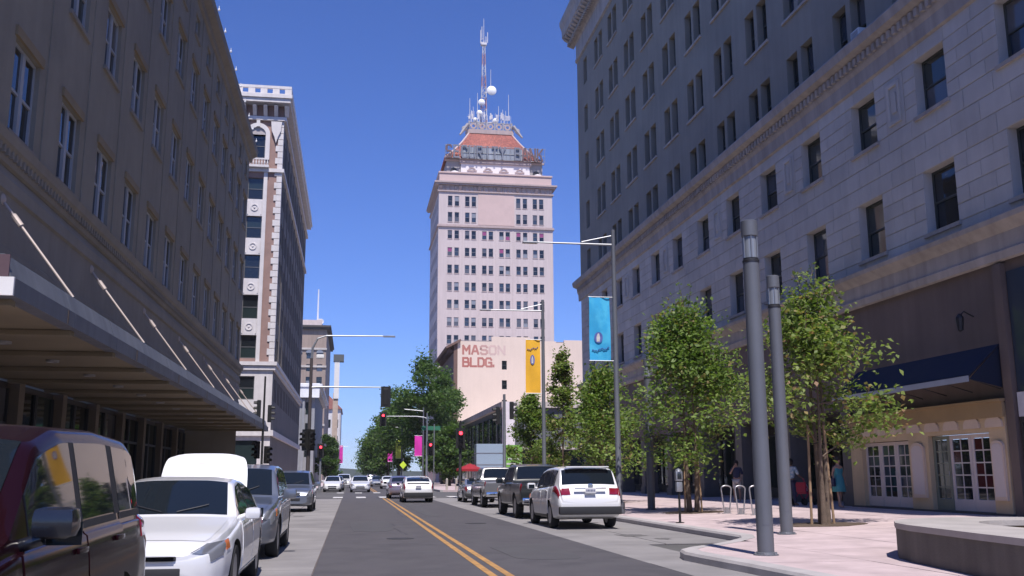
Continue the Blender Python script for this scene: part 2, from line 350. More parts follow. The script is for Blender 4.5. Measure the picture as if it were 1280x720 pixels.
def clip(poly, x0, x1, y0, y1):
    for ax, lim, s in ((0, x0, 1), (0, x1, -1), (1, y0, 1), (1, y1, -1)):
        out = []
        for i in range(len(poly)):
            p, q = poly[i-1], poly[i]; ip = s*(p[ax]-lim) >= 0; iq = s*(q[ax]-lim) >= 0
            if ip != iq:
                t = (lim-p[ax])/(q[ax]-p[ax]); out.append((p[0]+t*(q[0]-p[0]), p[1]+t*(q[1]-p[1])))
            if iq: out.append(q)
        poly = out
        if len(poly) < 3: return []
    return poly
pb = MB(); pb.prism(poly[::-1], lambda a, b, d: (a, b, d if d < 0 else zsw(a)-0.08), -0.1, 1)
pav = struct("pavement_right", pb, paver_joint)
TREES = [(11.8, 23.5), (11.5, 32.2), (11.6, 44.5), (11.5, 53.0), (11.4, 62.0)]
ny = 0; y = 3.0
while y < 73:
    x = 5.7
    while x < XRF+0.2:
        x1 = x+2.3; y1 = min(y+2.3, 73)
        c = clip(poly, x+0.012, x1-0.012, y+0.012, y1-0.012)
        if len(c) >= 3:
            A = abs(sum(c[i-1][0]*c[i][1]-c[i][0]*c[i-1][1] for i in range(len(c))))/2
            if A > 0.05:
                dz = random.uniform(-0.002, 0.002); q = MB(); q.prism(c, lambda a, b, d: (a, b, zsw(a)+dz if d else zsw(a)-0.15), 0, 1); q.build("paving_slab", paver, pav)
        x = x1
    y += 2.3
for (x, y) in TREES:                                     # tree pits
    b = MB(); P = [(x+1.0*math.cos(t)*random.uniform(0.85, 1.15), y+0.9*math.sin(t)*random.uniform(0.85, 1.15)) for t in np.linspace(0, 2*math.pi, 20)[:-1]]
    b.prism(P, lambda a, c, d: (a, c, zsw(a)+d), 0.001, 0.012+0.006); b.build("tree_pit", soil, pav)
# left pavement and the pavements across the junction
def plain_walk(name, x0, x1, y0, y1, kerbx, z=0.15, kerby=None):
    b = MB(); b.box(x0+(0.301 if kerbx < x0+0.1 else 0), x1-(0.301 if kerbx > x0+0.1 else 0), y0, y1, -0.1, z); s = struct(name, b, paver)
    k = MB(); kx0, kx1 = (kerbx-0.3, kerbx) if kerbx > x0+0.1 else (kerbx, kerbx+0.3)
    k.box(kx0, kx1, y0-0.01, y1+0.01, -0.1, z+0.006, ch=0.02); k.build("kerbstone", kerb_con, s)
plain_walk("pavement_left", -12, -4.0, 3, 67, -4.0); plain_walk("pavement_left_far", -12, -3.6, 86, 420, -3.6)
plain_walk("pavement_right_far", 8.2, 22, 92, 420, 8.2)
# ------------------------------------------------------------------ right building: pale stone office block
def zR(z): return 1.48+(z-1.48)*0.897
st_up = mat("grey_brown_stone", (0.28, 0.26, 0.22), 0.85, var=0.14, vs=0.8, streak=0.10, bump=0.2, bs=30)
st_low = mat("pale_ashlar", (0.53, 0.51, 0.485), 0.85, var=0.12, vs=1.5, streak=0.09, bump=0.25, bs=30, island=0.07)
st_trim = mat("moulded_stone", (0.43, 0.39, 0.36), 0.85, var=0.16, vs=1.5, streak=0.25, bump=0.2, bs=30)
st_joint = mat("mortar_joint", (0.37, 0.35, 0.33), 0.95, var=0.1)
sash_green = mat("dark_sash", (0.05, 0.058, 0.056), 0.5, var=0.1)
RB = thing("office_building", (XRF+10, 40, 0), "tall dark stone office building with paired windows and deep cornice, right of the street", "building", world=True)
P = PX(XRF, 1); RY0, RY1 = 5.0, 73.1
bay = [66.2-3.97*k for k in range(15)]                   # bay centres along the street
zh = [zR(z) for z in (37.86, 33.41, 29.09, 24.68, 20.42)]
up_rects = []; HW = 2.12
for c in bay:
    for s in (-1, 1):
        for h in zh: up_rects.append((c+s*0.66-0.5, c+s*0.66+0.5, h-HW, h))
for h in zh: up_rects.append((69.8, 70.9, h-HW, h))
zbelt = zR(18.15)
b = MB(); wall_mesh(b, P, RY0, RY1, zbelt, zR(41.0), up_rects, 0.42); 
b.face([(XRF, RY1, 0), (XRF, RY1, zR(43)), (XRF+30, RY1, zR(43)), (XRF+30, RY1, 0)]); b.face([(XRF, RY0, 0), (XRF, RY0, zR(43)), (XRF+30, RY0, zR(43)), (XRF+30, RY0, 0)])
b.face([(XRF, RY0, zR(43)), (XRF, RY1, zR(43)), (XRF+30, RY1, zR(43)), (XRF+30, RY0, zR(43))])
b.build("upper_wall", st_up, RB)
for (a, c, z0, z1) in up_rects:
    add_window(RB, c-a, z1-z0, 'dh', sash_green, (XRF+0.36, (a+c)/2, z0), -math.pi/2, [black_glass]*3+[green_glass]*4+[blind_dark]*2+[blue_glass])
for c in bay:                                            # thin sills shared by a pair
    for h in zh[:-1]:
        q = MB(); q.box(XRF-0.09, XRF+0.2, c-1.28, c+1.28, h-HW-0.12, h-HW-0.004); q.build("sill", st_trim, RB)
# main cornice: bands, dentils, modillions
def mould(th, name, X, sgn, y0, y1, prof, m):
    """run a moulding profile (out, z) along y in front of the wall at X"""
    b = MB(); n = len(prof)
    for i in range(n-1):
        (o1, z1), (o2, z2) = prof[i], prof[i+1]
        b.face([(X-sgn*o1, y0, z1), (X-sgn*o1, y1, z1), (X-sgn*o2, y1, z2), (X-sgn*o2, y0, z2)])
    for yy in (y0, y1): b.face([(X-sgn*o, yy, z) for o, z in prof])
    return b.build(name, m, th)
zc = zR(40.6)
mould(RB, "frieze", XRF, 1, RY0, RY1+0.05, [(0, zc-1.75), (0.14, zc-1.7), (0.14, zc-1.45), (0.06, zc-1.42), (0.06, zc-0.1), (0.2, zc), (0.0, zc)], st_trim)
mould(RB, "cornice", XRF, 1, RY0, RY1+1.1, [(0, zc+0.01), (0.45, zc+0.15), (0.5, zc+0.6), (0.98, zc+0.85), (1.02, zc+1.5), (1.18, zc+1.9), (1.2, zc+2.3), (0, zc+2.6)], st_trim)
mo = MB(); mo.prism([(0.4, 0.0), (0.92, 0.28), (0.92, 0.44), (0.4, 0.5)], lambda a, z, d: (-a, d, z), -0.16, 0.16); mo = mo.mesh("bracket", st_trim)
yy = 36.0
while yy < RY1+1.0:
    link("bracket", mo, RB, (XRF, yy, zc+0.32)); yy += 0.62
q = MB(); yy = 36.0
while yy < RY1+0.9: q.box(XRF-0.62, XRF-0.4, yy, yy+0.18, zc+0.06, zc+0.3); yy += 0.34
tag(q.build("dentil_course", st_trim, RB), None, kind="stuff")
q = MB()                                                 # return of the cornice round the far corner
q.box(XRF-1.0, XRF+20, RY1+0.06, RY1+1.08, zc+0.86, zc+2.28); q.build("cornice_return", st_trim, RB)
# belt course
mould(RB, "belt_course", XRF, 1, RY0, RY1+0.45, [(0, zbelt-1.5), (0.10, zbelt-1.45), (0.12, zbelt-1.0), (0.2, zbelt-0.85), (0.25, zbelt-0.5), (0.55, zbelt-0.38), (0.62, zbelt-0.08), (0.55, zbelt+0.02), (0, zbelt+0.16)], st_trim)
q = MB(); yy = 14.0
while yy < RY1: q.box(XRF-0.34, XRF-0.22, yy, yy+0.16, zbelt-0.78, zbelt-0.52); yy += 0.32
tag(q.build("dentil_course", st_trim, RB), None, kind="stuff")
# two ashlar storeys with single windows and framed panels between every other pair
zA0, zA1, zB0, zB1 = zR(13.9), zR(15.97), zR(9.62), zR(11.84); zl2 = zR(9.2); WW = 1.6
lowc = [62.15-4.02*k for k in range(14)]
low_rects = [(c-WW/2, c+WW/2, zA0, zA1) for c in lowc+[66.0, 70.0]]+[(c-WW/2, c+WW/2, zB0, zB1) for c in lowc+[66.0, 70.0]]
b = MB(); wall_mesh(b, PX(XRF+0.03, 1), RY0, RY1, zl2-1.2, zbelt-0.01, low_rects, 0.42, 0, 1); b.build("ashlar_backing", [st_joint, st_low], RB)
for (a, c, z0, z1) in low_rects:
    add_window(RB, c-a, z1-z0, 'dh', sash_green, (XRF+0.37, (a+c)/2, z0), -math.pi/2, [black_glass]*2+[green_glass]*3+[blue_glass]*2+[blind_dark], sill=(0.12, 0.08, 0.12, st_trim, 0.37))
panels = []
allc = sorted(lowc+[66.0, 70.0]); 
for c0, c1 in zip(sorted(lowc, reverse=True)[:-1:2], sorted(lowc, reverse=True)[1::2]): panels.append((c0+c1)/2+0.0)
courses = []
def split(z0, z1, n): return [(z0+(z1-z0)*i/n, z0+(z1-z0)*(i+1)/n) for i in range(n)]
courses += [(zl2+0.02, zB0)]+split(zB0, zB1, 4)+split(zB1, zA0, 3)+split(zA0, zA1, 4)+[(zA1, zbelt-1.47)]
blocks = []
for ci, (z0, z1) in enumerate(courses):
    zc_ = (z0+z1)/2; cuts = sorted([(a, c) for a, c, b0, b1 in low_rects if b0 < zc_ < b1]+([(p-0.55, p+0.55) for p in panels] if zA0 < zc_ < zA1 else []))
    spans = []; u = 15.0
    for a, c in cuts:
        if c < u: continue
        if a > u: spans.append((u, a))
        u = max(u, c)
    spans.append((u, RY1))
    for a, c in spans:
        n = max(1, round((c-a)/1.35)); off = 0 if ci % 2 else 0.5
        w = (c-a)/n; cutsu = [a]+[a+w*(k+off) for k in range(1 if off == 0 else 0, n)]+[c] if n > 1 else [a, c]
        for k in range(len(cutsu)-1): blocks.append((cutsu[k], cutsu[k+1], z0, z1))
blocks.sort(key=lambda q: q[0]); rest = MB()
for k, (a, c, z0, z1) in enumerate(blocks):
    o = random.uniform(-0.006, 0.006); j = 0.010; e = 0.014; x = XRF+o
    v = [(x+e, a+j, z0+j), (x+e, c-j, z0+j), (x+e, c-j, z1-j), (x+e, a+j, z1-j), (x, a+j+e, z0+j+e), (x, c-j-e, z0+j+e), (x, c-j-e, z1-j-e), (x, a+j+e, z1-j-e),
         (XRF+0.05, a+j, z0+j), (XRF+0.05, c-j, z0+j), (XRF+0.05, c-j, z1-j), (XRF+0.05, a+j, z1-j)]
    f = [(4,5,6,7)]+[(i, (i+1)%4, 4+(i+1)%4, 4+i) for i in range(4)]+[(8+i, 8+(i+1)%4, (i+1)%4, i) for i in range(4)]
    if k < 300: q = MB(); q.add(v, f); q.build("stone_block", st_low, RB)
    else: rest.add(v, f)
tag(rest.build("stone_blocks", st_low, RB), None, kind="stuff")
for p in panels:                                         # framed ornamental panels
    b = MB(); b.box(XRF-0.005, XRF+0.04, p-0.54, p+0.54, zA0+0.02, zA1-0.02)
    for a, c, z0, z1 in ((p-0.36, p-0.24, zA0+0.22, zA1-0.2), (p+0.24, p+0.36, zA0+0.22, zA1-0.2), (p-0.24, p+0.24, zA1-0.34, zA1-0.2), (p-0.24, p+0.24, zA0+0.22, zA0+0.36)): b.box(XRF-0.07, XRF, a, c, z0, z1, ch=0.02)
    b.box(XRF-0.05, XRF-0.004, p-0.14, p+0.14, zA0+0.6, zA1-0.55, ch=0.02)
    b.build("ornament_panel", st_low, RB)
# second ledge above the shops
zs1 = zR(7.85)
mould(RB, "shop_ledge", XRF, 1, RY0, RY1+0.3, [(0, zs1), (0.12, zs1+0.03), (0.16, zs1+0.25), (0.1, zs1+0.3), (0.1, zs1+0.75), (0.22, zs1+0.85), (0.38, zs1+1.0), (0.4, zs1+1.14), (0, zs1+1.22)], st_trim)
# ground storey: brown fascia, piers, recessed dark shopfronts
brown = mat("brown_fascia", (0.16, 0.122, 0.108), 0.8, var=0.15, vs=1, streak=0.15)
b = MB(); b.box(XRF+0.02, XRF+0.3, RY0, 22.0, 3.6, zs1+0.02); b.box(XRF+0.02, XRF+0.3, 32.3, RY1-0.01, 3.75, zs1+0.02); b.box(XRF+0.06, XRF+0.3, 22.0, 32.3, 3.3, zs1+0.03); b.build("fascia", brown, RB)
pier_m = mat("dark_pier", (0.13, 0.12, 0.115), 0.7, var=0.15, streak=0.2)
for k in range(9):
    y0 = 32.3+k*5.0; b = MB(); b.box(XRF-0.02, XRF+0.75, y0, y0+0.75, 0.1, 3.748); b.box(XRF-0.08, XRF+0.8, y0-0.05, y0+0.8, 0.1, 0.75); b.build("pier", pier_m, RB)
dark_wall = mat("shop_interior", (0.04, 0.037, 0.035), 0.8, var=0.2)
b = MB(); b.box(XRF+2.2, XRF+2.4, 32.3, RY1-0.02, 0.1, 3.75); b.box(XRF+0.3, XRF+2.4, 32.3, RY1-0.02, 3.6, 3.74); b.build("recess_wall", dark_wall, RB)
for k in range(8):
    for j in range(2):
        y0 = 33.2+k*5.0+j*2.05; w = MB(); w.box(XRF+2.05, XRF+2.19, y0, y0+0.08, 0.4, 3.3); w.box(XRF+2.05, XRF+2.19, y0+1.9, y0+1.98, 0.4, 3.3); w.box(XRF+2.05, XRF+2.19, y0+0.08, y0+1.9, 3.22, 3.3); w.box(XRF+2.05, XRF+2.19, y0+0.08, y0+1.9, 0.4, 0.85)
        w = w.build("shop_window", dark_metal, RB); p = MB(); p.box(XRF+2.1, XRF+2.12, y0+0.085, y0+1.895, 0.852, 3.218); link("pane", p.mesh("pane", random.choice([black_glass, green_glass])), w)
# cream shop with french doors
SH = thing("cream_shop_front", (XRF, 28.3, zsw(XRF)), "cream shop front with white french doors, scalloped trim and navy awning, right edge", "shop front", world=True)
cream = mat("cream_plaster", (0.60, 0.46, 0.29), 0.8, var=0.1, vs=2, streak=0.1); peach = mat("peach_plaster", (0.64, 0.51, 0.40), 0.8, var=0.08, vs=2)
ochre = mat("ochre_band", (0.34, 0.235, 0.12), 0.8, var=0.12, vs=2); doorw = mat("door_white", (0.60, 0.53, 0.51), 0.6, var=0.06)
b0 = zsw(XRF)
op = [(28.6, 31.5, b0+0.03, 2.52), (24.58, 27.52, b0+0.03, 2.6)]
b = MB(); wall_mesh(b, PX(XRF-0.12, 1), 23.88, 32.25, b0-0.1, 3.36, op, 0.3); b.box(XRF-0.119, XRF+0.1, 23.87, 23.89, b0-0.1, 3.36); b.box(XRF-0.119, XRF+0.1, 32.24, 32.26, b0-0.1, 3.36); b.build("wall", cream, SH)
b = MB(); b.box(XRF-0.2, XRF-0.124, 23.82, 32.3, 2.98, 3.4); b.box(XRF-0.26, XRF-0.1, 23.8, 32.35, 3.4, 3.47); b.build("frieze", ochre, SH)
for y0 in np.arange(24.3, 32.0, 0.98):
    q = MB(); q.prism([(y0+0.36*math.cos(t), 2.80+0.24*math.sin(t)) for t in np.linspace(0, math.pi, 12)]+[(y0-0.36, 2.72), (y0+0.36, 2.72)], lambda a, z, d: (d, a, z), XRF-0.17, XRF-0.122); q.build("scallop", peach, SH)
for pc, hw in ((28.06, 0.36), (24.22, 0.26), ):
    q = MB(); top = 2.35
    q.prism([(pc-hw, 0.75), (pc+hw, 0.75)]+[(pc+hw*math.cos(t), top-0.15+hw*0.6*math.sin(t)) for t in np.linspace(0, math.pi, 14)], lambda a, z, d: (d, a, z), XRF-0.19, XRF-0.122); q.build("wall_panel", peach, SH)
    q = MB(); q.prism([(pc-hw*0.8, 0.85), (pc+hw*0.8, 0.85)]+[(pc+hw*0.8*math.cos(t), top-0.2+hw*0.5*math.sin(t)) for t in np.linspace(0, math.pi, 14)], lambda a, z, d: (d, a, z), XRF-0.2, XRF-0.188); q.build("panel_inset", doorw, SH)
def leaf(y0, y1, z0, z1, fm, gm, nx=2, nz=5, low=0.32):
    X = XRF+0.02; d = MB(); s = 0.11
    d.box(X, X+0.05, y0, y0+s, z0, z1); d.box(X, X+0.05, y1-s, y1, z0, z1); d.box(X, X+0.05, y0+s, y1-s, z1-s, z1); d.box(X, X+0.05, y0+s, y1-s, z0, z0+low)
    ww = (y1-y0-2*s); hh = z1-z0-s-low
    for i in range(1, nx): d.box(X+0.005, X+0.045, y0+s+ww*i/nx-0.016, y0+s+ww*i/nx+0.016, z0+low, z1-s)
    for i in range(1, nz): d.box(X+0.007, X+0.043, y0+s, y1-s, z0+low+hh*i/nz-0.016, z0+low+hh*i/nz+0.016)
    o = d.build("french_door", fm, SH)
    for i in range(nx):
        for k in range(nz):
            q = MB(); q.box(X+0.02, X+0.03, y0+s+ww*i/nx+0.017, y0+s+ww*(i+1)/nx-0.017, z0+low+hh*k/nz+0.017, z0+low+hh*(k+1)/nz-0.017); link("pane", q.mesh("pane", random.choice(gm)), o)
    h = MB(); h.tube((X-0.04, y0+0.05, z0+1.0), (X-0.04, y0+0.05, z0+1.14), 0.012); link("handle", h.mesh("handle", galv), o)
for k in range(3): leaf(28.6+k*0.966+0.01, 28.6+(k+1)*0.966-0.01, b0+0.06, 2.5, doorw, [black_glass, green_glass, blue_glass])
leaf(26.66, 27.5, b0+0.06, 2.58, mat("green_door", (0.20, 0.22, 0.17), 0.6), [green_glass], 2, 5)
for k in range(2): leaf(24.6+k*1.02+0.01, 24.6+(k+1)*1.02-0.01, b0+0.06, 2.58, doorw, [black_glass, mat("red_glass", (0.06, 0.012, 0.015), 0.08)])
b = MB(); b.box(XRF-0.2, XRF+0.3, 23.85, 32.3, b0-0.1, b0+0.05); b.build("step", mat("dark_step", (0.10, 0.085, 0.08), 0.8), SH)
navy = mat("navy_canvas", (0.007, 0.015, 0.042), 0.85, var=0.12, vs=3)
AW = thing("awning", (XRF, 27.9, 3.5), "navy canvas awning with pale edge above the cream shop", "awning", world=True)
b = MB(); ya, yb = 23.95, 31.6; xo = XRF-1.0
b.prism([(XRF, 4.98), (XRF, 4.94), (xo, 4.06), (xo, 4.12)], lambda a, z, d: (a, d, z), ya, yb); b.build("canopy_cloth", navy, AW)
for i in range(7):
    yq = ya+0.1+i*(yb-ya-0.2)/6; q = MB(); q.path([(XRF-0.01, yq, 4.9), (xo+0.02, yq, 4.02), (XRF-0.01, yq, 3.75)], 0.018, 6); q.build("frame_rib", dark_metal, AW)
b = MB(); b.box(xo-0.03, xo-0.005, ya, yb, 3.93, 4.09); b.build("edge_trim", mat("pale_canvas", (0.32, 0.36, 0.42), 0.8), AW)
b = MB(); b.prism([(XRF, 4.92), (XRF, 3.78), (xo+0.02, 4.0)], lambda a, z, d: (a, d, z), ya+0.01, ya+0.03); b.build("end_cloth", navy, AW)
LN = thing("wall_lantern", (XRF, 25.0, 5.9), "small dark wall lantern on the brown fascia beside the awning", "lantern", world=True)
b = MB(); b.path([(XRF+0.05, 25, 5.9), (XRF-0.25, 25, 6.05), (XRF-0.4, 25, 5.9)], 0.02, 6); b.build("arm", dark_metal, LN)
b = MB(); b.lathe([(0.03, 0.16), (0.11, 0.06), (0.12, 0.0), (0.08, -0.32), (0.02, -0.36)], (XRF-0.4, 25, 5.82), 8); b.build("lamp_head", dark_metal, LN)
# neighbouring shop at the frame's edge
NS = thing("corner_shop_window", (XRF, 21, 0.3), "black framed shop window under a white sign box, right of the cream shop", "shop window", world=True)
b = MB(); b.box(XRF-0.02, XRF+0.2, 17.5, 23.4, 2.95, 3.6); b.build("sign_box", mat("sign_white", (0.62, 0.62, 0.66), 0.5), NS)
for y0 in (17.6, 19.5, 21.45):
    q = MB(); q.box(XRF-0.04, XRF+0.08, y0, y0+0.09, 0.3, 2.94); q.box(XRF-0.04, XRF+0.08, y0+1.8, y0+1.89, 0.3, 2.94); q.box(XRF-0.04, XRF+0.08, y0+0.09, y0+1.8, 2.8, 2.94); q.box(XRF-0.04, XRF+0.08, y0+0.09, y0+1.8, 0.3, 0.6); w = q.build("frame", dark_metal, NS)
    q = MB(); q.box(XRF+0.01, XRF+0.03, y0+0.092, y0+1.798, 0.602, 2.798); link("pane", q.mesh("pane", green_glass), w)
b = MB(); b.box(XRF+0.09, XRF+0.3, RY0, 23.45, 0.1, 3.61); b.build("back_wall", dark_wall, NS)
q = MB(); q.box(XRF+0.03, XRF+0.32, 22.0, 23.42, 3.62, zs1-0.3); q.build("upper_glazing", blue_glass, NS)
b = MB(); b.box(XRF-0.1, XRF+0.3, 23.46, 23.8, 0.2, zs1-0.05); b.build("corner_pier", brown, RB)

AC = thing("air_conditioner", (XRF-0.1, 29.75, zbelt+0.12), "small white window air conditioner on the stone belt ledge, upper right", "air conditioner")
q = MB(); q.box(-0.12, 0.45, -0.28, 0.28, 0.05, 0.45, ch=0.02); q.build("case", white_metal, AC)
for k in range(5): q = MB(); q.box(-0.135, -0.121, -0.22, 0.22, 0.12+k*0.06, 0.145+k*0.06); q.build("louvre", galv, AC)
# ------------------------------------------------------------------ left building: dark brick block with a hung canopy
brick_d = mat("dark_brick", (0.31, 0.278, 0.222), 0.9, var=0.14, vs=1.2, streak=0.08, bump=0.35, bs=14)
band_d = mat("dark_stone_band", (0.31, 0.275, 0.23), 0.85, var=0.14, vs=1.0, streak=0.1, bump=0.2)
trim_y = mat("tan_lintel", (0.30, 0.225, 0.13), 0.8, var=0.15, vs=3)
frame_w = mat("white_window_frame", (0.40, 0.41, 0.43), 0.6, var=0.1, vs=4)
LB = thing("brick_building", (-15, 35, 0), "dark brick building with white window frames and a hung canopy, left foreground", "building", world=True)
LY0, LY1, ZT = 2.0, 63.3, 22.6
lc = [21.25+3.37*k for k in range(-4, 13)]
rows = [(8.55, 10.6, 1.62, 'pair'), (12.9, 14.87, 1.62, 'pair'), (17.15, 19.1, 1.62, 'pair'), (20.45, 21.45, 1.1, 'one')]
rects = [(c-w/2, c+w/2, a, h) for c in lc for (a, h, w, s) in rows]
P = PX(XLF, -1)
b = MB(); wall_mesh(b, P, LY0, LY1, 7.9, ZT, rects, 0.3)
b.face([(XLF, LY1, 0), (XLF, LY1, ZT), (-30, LY1, ZT), (-30, LY1, 0)]); b.face([(XLF, LY0, 4.3), (XLF, LY0, ZT), (-30, LY0, ZT), (-30, LY0, 4.3)]); b.face([(XLF, LY0, ZT), (XLF, LY1, ZT), (-30, LY1, ZT), (-30, LY0, ZT)])
b.build("brick_wall", brick_d, LB)
for c in lc:
    for (a, h, w, s) in rows:
        add_window(LB, w, h-a, s, frame_w, (XLF-0.16, c, a), math.pi/2, [black_glass]*3+[green_glass]*2+[blind_dark], sill=(0.1, 0.07, 0.12, band_d, 0.16), head=(0.1, 0.06, 0.22, trim_y, 0.16) if s == 'pair' else None)
for k, c in enumerate(lc[:-1]):                          # shallow brick piers between the bays
    b = MB(); cc = c+3.37/2; b.box(XLF-0.02, XLF+0.03, cc-0.42, cc+0.42, 8.42, 21.9); b.build("pier", brick_d, LB)
mould(LB, "sill_course", XLF, -1, LY0, LY1+0.2, [(0, 7.75), (0.08, 7.78), (0.1, 8.0), (0.22, 8.12), (0.26, 8.3), (0.0, 8.41)], band_d)
q = MB(); yy = 12.0
while yy < LY1: q.box(XLF+0.075, XLF+0.17, yy, yy+0.1, 7.9, 8.09); yy += 0.24
tag(q.build("dentil_course", band_d, LB), None, kind="stuff")
mould(LB, "stone_band", XLF, -1, LY0, LY1, [(0.0, 4.9), (0.04, 4.92), (0.04, 5.8), (0.09, 5.84), (0.09, 6.1), (0.04, 6.14), (0.04, 7.2), (0.1, 7.24), (0.1, 7.5), (0.0, 7.74)], band_d)
mould(LB, "cornice", XLF, -1, LY0, LY1+0.4, [(0, 21.95), (0.12, 22.0), (0.16, 22.25), (0.45, 22.4), (0.5, 22.75), (0, 22.95)], band_d)
bulb = MB(); bulb.lathe([(0.001, -0.06), (0.05, -0.03), (0.06, 0.02), (0.03, 0.07), (0.001, 0.08)], (0, 0, 0), 8); bulb.tube((0, 0, 0.07), (0, 0, 0.2), 0.015); bulb = bulb.mesh("roof_light", white_metal)
for k in range(15): link("roof_light", bulb, LB, (XLF+0.5, 30+k*2.3, 22.98))
# canopy
can_side = mat("canopy_fascia", (0.135, 0.145, 0.17), 0.6, 0.1, var=0.2, vs=2, streak=0.25)
can_white = mat("canopy_end_white", (0.75, 0.74, 0.74), 0.6, var=0.05); soff = mat("canopy_soffit", (0.20, 0.165, 0.105), 0.8, var=0.18, vs=1.2, streak=0.0)
CX, CY0, CY1 = -5.4, 16.3, 65.2
b = MB(); b.face([(CX-0.03, CY0+0.02, 4.34), (CX-0.03, CY1, 4.34), (-10.2, CY1, 4.34), (-10.2, CY0+0.02, 4.34)]); b.build("soffit", soff, LB)
for k in range(14):
    q = MB(); y0 = CY0+0.3+k*3.5; q.box(-10.1, CX-0.15, y0, y0+0.28, 4.22, 4.335, ch=0.02); q.build("soffit_beam", soff, LB)
n = 14
for k in range(n):                                       # fascia panels, each leaning back at the top
    y0 = CY0+(CY1-CY0)*k/n+0.01; y1 = CY0+(CY1-CY0)*(k+1)/n-0.01; q = MB()
    q.prism([(CX, 4.33), (CX, 4.62), (CX-0.08, 4.66), (CX-0.2, 5.02), (CX-0.3, 5.02), (CX-0.3, 4.33)], lambda a, z, d: (a, d, z), y0, y1); q.build("fascia_panel", can_side, LB)
b = MB(); b.box(XLF, CX-0.31, CY0+0.02, CY1-0.02, 4.72, 4.92); b.build("canopy_deck", dark_metal, LB)
b = MB(); b.box(-10, CX-0.002, CY0-0.05, CY0-0.002, 4.33, 4.63); b.build("end_panel", can_white, LB)
b = MB(); b.box(-10, CX-0.1, CY0-0.03, CY0-0.001, 4.64, 5.0); b.build("end_coping", mat("end_purple", (0.10, 0.06, 0.075), 0.6), LB)
rod = mat("tie_rod_paint", (0.5, 0.42, 0.37), 0.5, 0.2)
for k in range(7):
    y0 = 20.45+k*6.92; q = MB(); a = Vector((CX-0.25, y0, 5.05)); c = Vector((XLF+0.02, y0, 7.05)); q.tube(a, c, 0.028, n=8)
    m_ = a.lerp(c, 0.78); d = (c-a).normalized(); q.tube(m_-d*0.14, m_+d*0.14, 0.06, n=8); q.lathe([(0.12, -0.03), (0.12, 0.03), (0.04, 0.08)], c, 10, 'x'); q.build("tie_rod", rod, LB)
dl = MB(); dl.lathe([(0.16, 0.0), (0.16, -0.05), (0.12, -0.06), (0.10, -0.02)], (0, 0, 0), 12); dl = dl.mesh("soffit_light", mat("fitting_grey", (0.3, 0.3, 0.3), 0.5))
for k in range(13): link("soffit_light", dl, LB, (-7.4, CY0+2.2+k*3.5, 4.335))
for k in range(8): q = MB(); y0 = CY0+3+k*6.1; q.box(CX+0.002, CX+0.012, y0, y0+0.05, 4.34, 4.6); q.build("drip_stain_strip", mat("rust_strip", (0.09, 0.07, 0.06), 0.9), LB)
# recessed shopfronts under the canopy
SFX = -10.2
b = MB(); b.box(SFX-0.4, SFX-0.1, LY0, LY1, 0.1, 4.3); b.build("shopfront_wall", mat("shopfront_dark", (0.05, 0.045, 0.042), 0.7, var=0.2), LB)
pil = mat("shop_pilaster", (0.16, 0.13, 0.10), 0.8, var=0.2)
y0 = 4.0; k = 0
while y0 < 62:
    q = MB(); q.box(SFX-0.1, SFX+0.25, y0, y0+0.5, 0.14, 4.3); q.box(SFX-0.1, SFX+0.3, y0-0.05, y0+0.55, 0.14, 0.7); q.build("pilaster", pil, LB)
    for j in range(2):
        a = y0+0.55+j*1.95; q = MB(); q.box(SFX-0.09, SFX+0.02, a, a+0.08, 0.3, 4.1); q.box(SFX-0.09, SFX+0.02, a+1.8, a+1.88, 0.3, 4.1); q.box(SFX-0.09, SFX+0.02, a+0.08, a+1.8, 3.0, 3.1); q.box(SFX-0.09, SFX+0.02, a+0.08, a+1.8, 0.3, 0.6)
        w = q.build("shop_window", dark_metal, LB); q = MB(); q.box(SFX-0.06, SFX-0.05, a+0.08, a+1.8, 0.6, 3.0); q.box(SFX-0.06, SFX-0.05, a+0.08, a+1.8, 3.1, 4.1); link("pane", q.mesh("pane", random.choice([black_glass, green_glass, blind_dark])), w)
    y0 += 4.55; k += 1
b = MB(); b.box(SFX+0.03, SFX+0.12, 22.4, 25.4, 3.05, 4.05); b.build("sign_panel", mat("tan_panel", (0.45, 0.36, 0.27), 0.7), LB)
# ------------------------------------------------------------------ white and brick tower block beyond the junction (left)
brick_p = mat("pinkish_brick", (0.30, 0.195, 0.165), 0.9, var=0.14, vs=3, bump=0.3, bs=12)
terra = mat("white_terracotta", (0.66, 0.62, 0.60), 0.7, var=0.08, vs=3, streak=0.12)
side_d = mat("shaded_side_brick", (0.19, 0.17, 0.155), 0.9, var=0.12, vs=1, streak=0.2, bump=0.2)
HB = thing("terracotta_tower", (-16, 115, 0), "tall brick building with ornate white terracotta trim and cornice, beyond the canopy", "building", world=True)
HY, HY1, HX0, HZ = 89.3, 136.0, -24.0, 36.6
PF = PY(HY); cols = [-9.48-3.35*k for k in range(4)]
hrows = [(30.7, 33.2), (26.7, 28.8), (23.0, 25.1), (19.2, 21.44), (15.5, 17.7), (11.9, 14.0), (8.2, 10.3)]
fr = [(c-0.7, c+0.7, a, h) for c in cols for a, h in hrows]+[(c-1.2, c+1.2, 0.5, 4.6) for c in cols]
b = MB(); wall_mesh(b, PF, HX0, XLF-0.005, 11.3, HZ, [r for r in fr if r[2] > 11], 0.3); b.build("front_wall", brick_p, HB)
b = MB(); wall_mesh(b, PF, HX0, XLF-0.005, 0.1, 11.3, [r for r in fr if r[2] < 11], 0.3); b.build("base_wall", terra, HB)
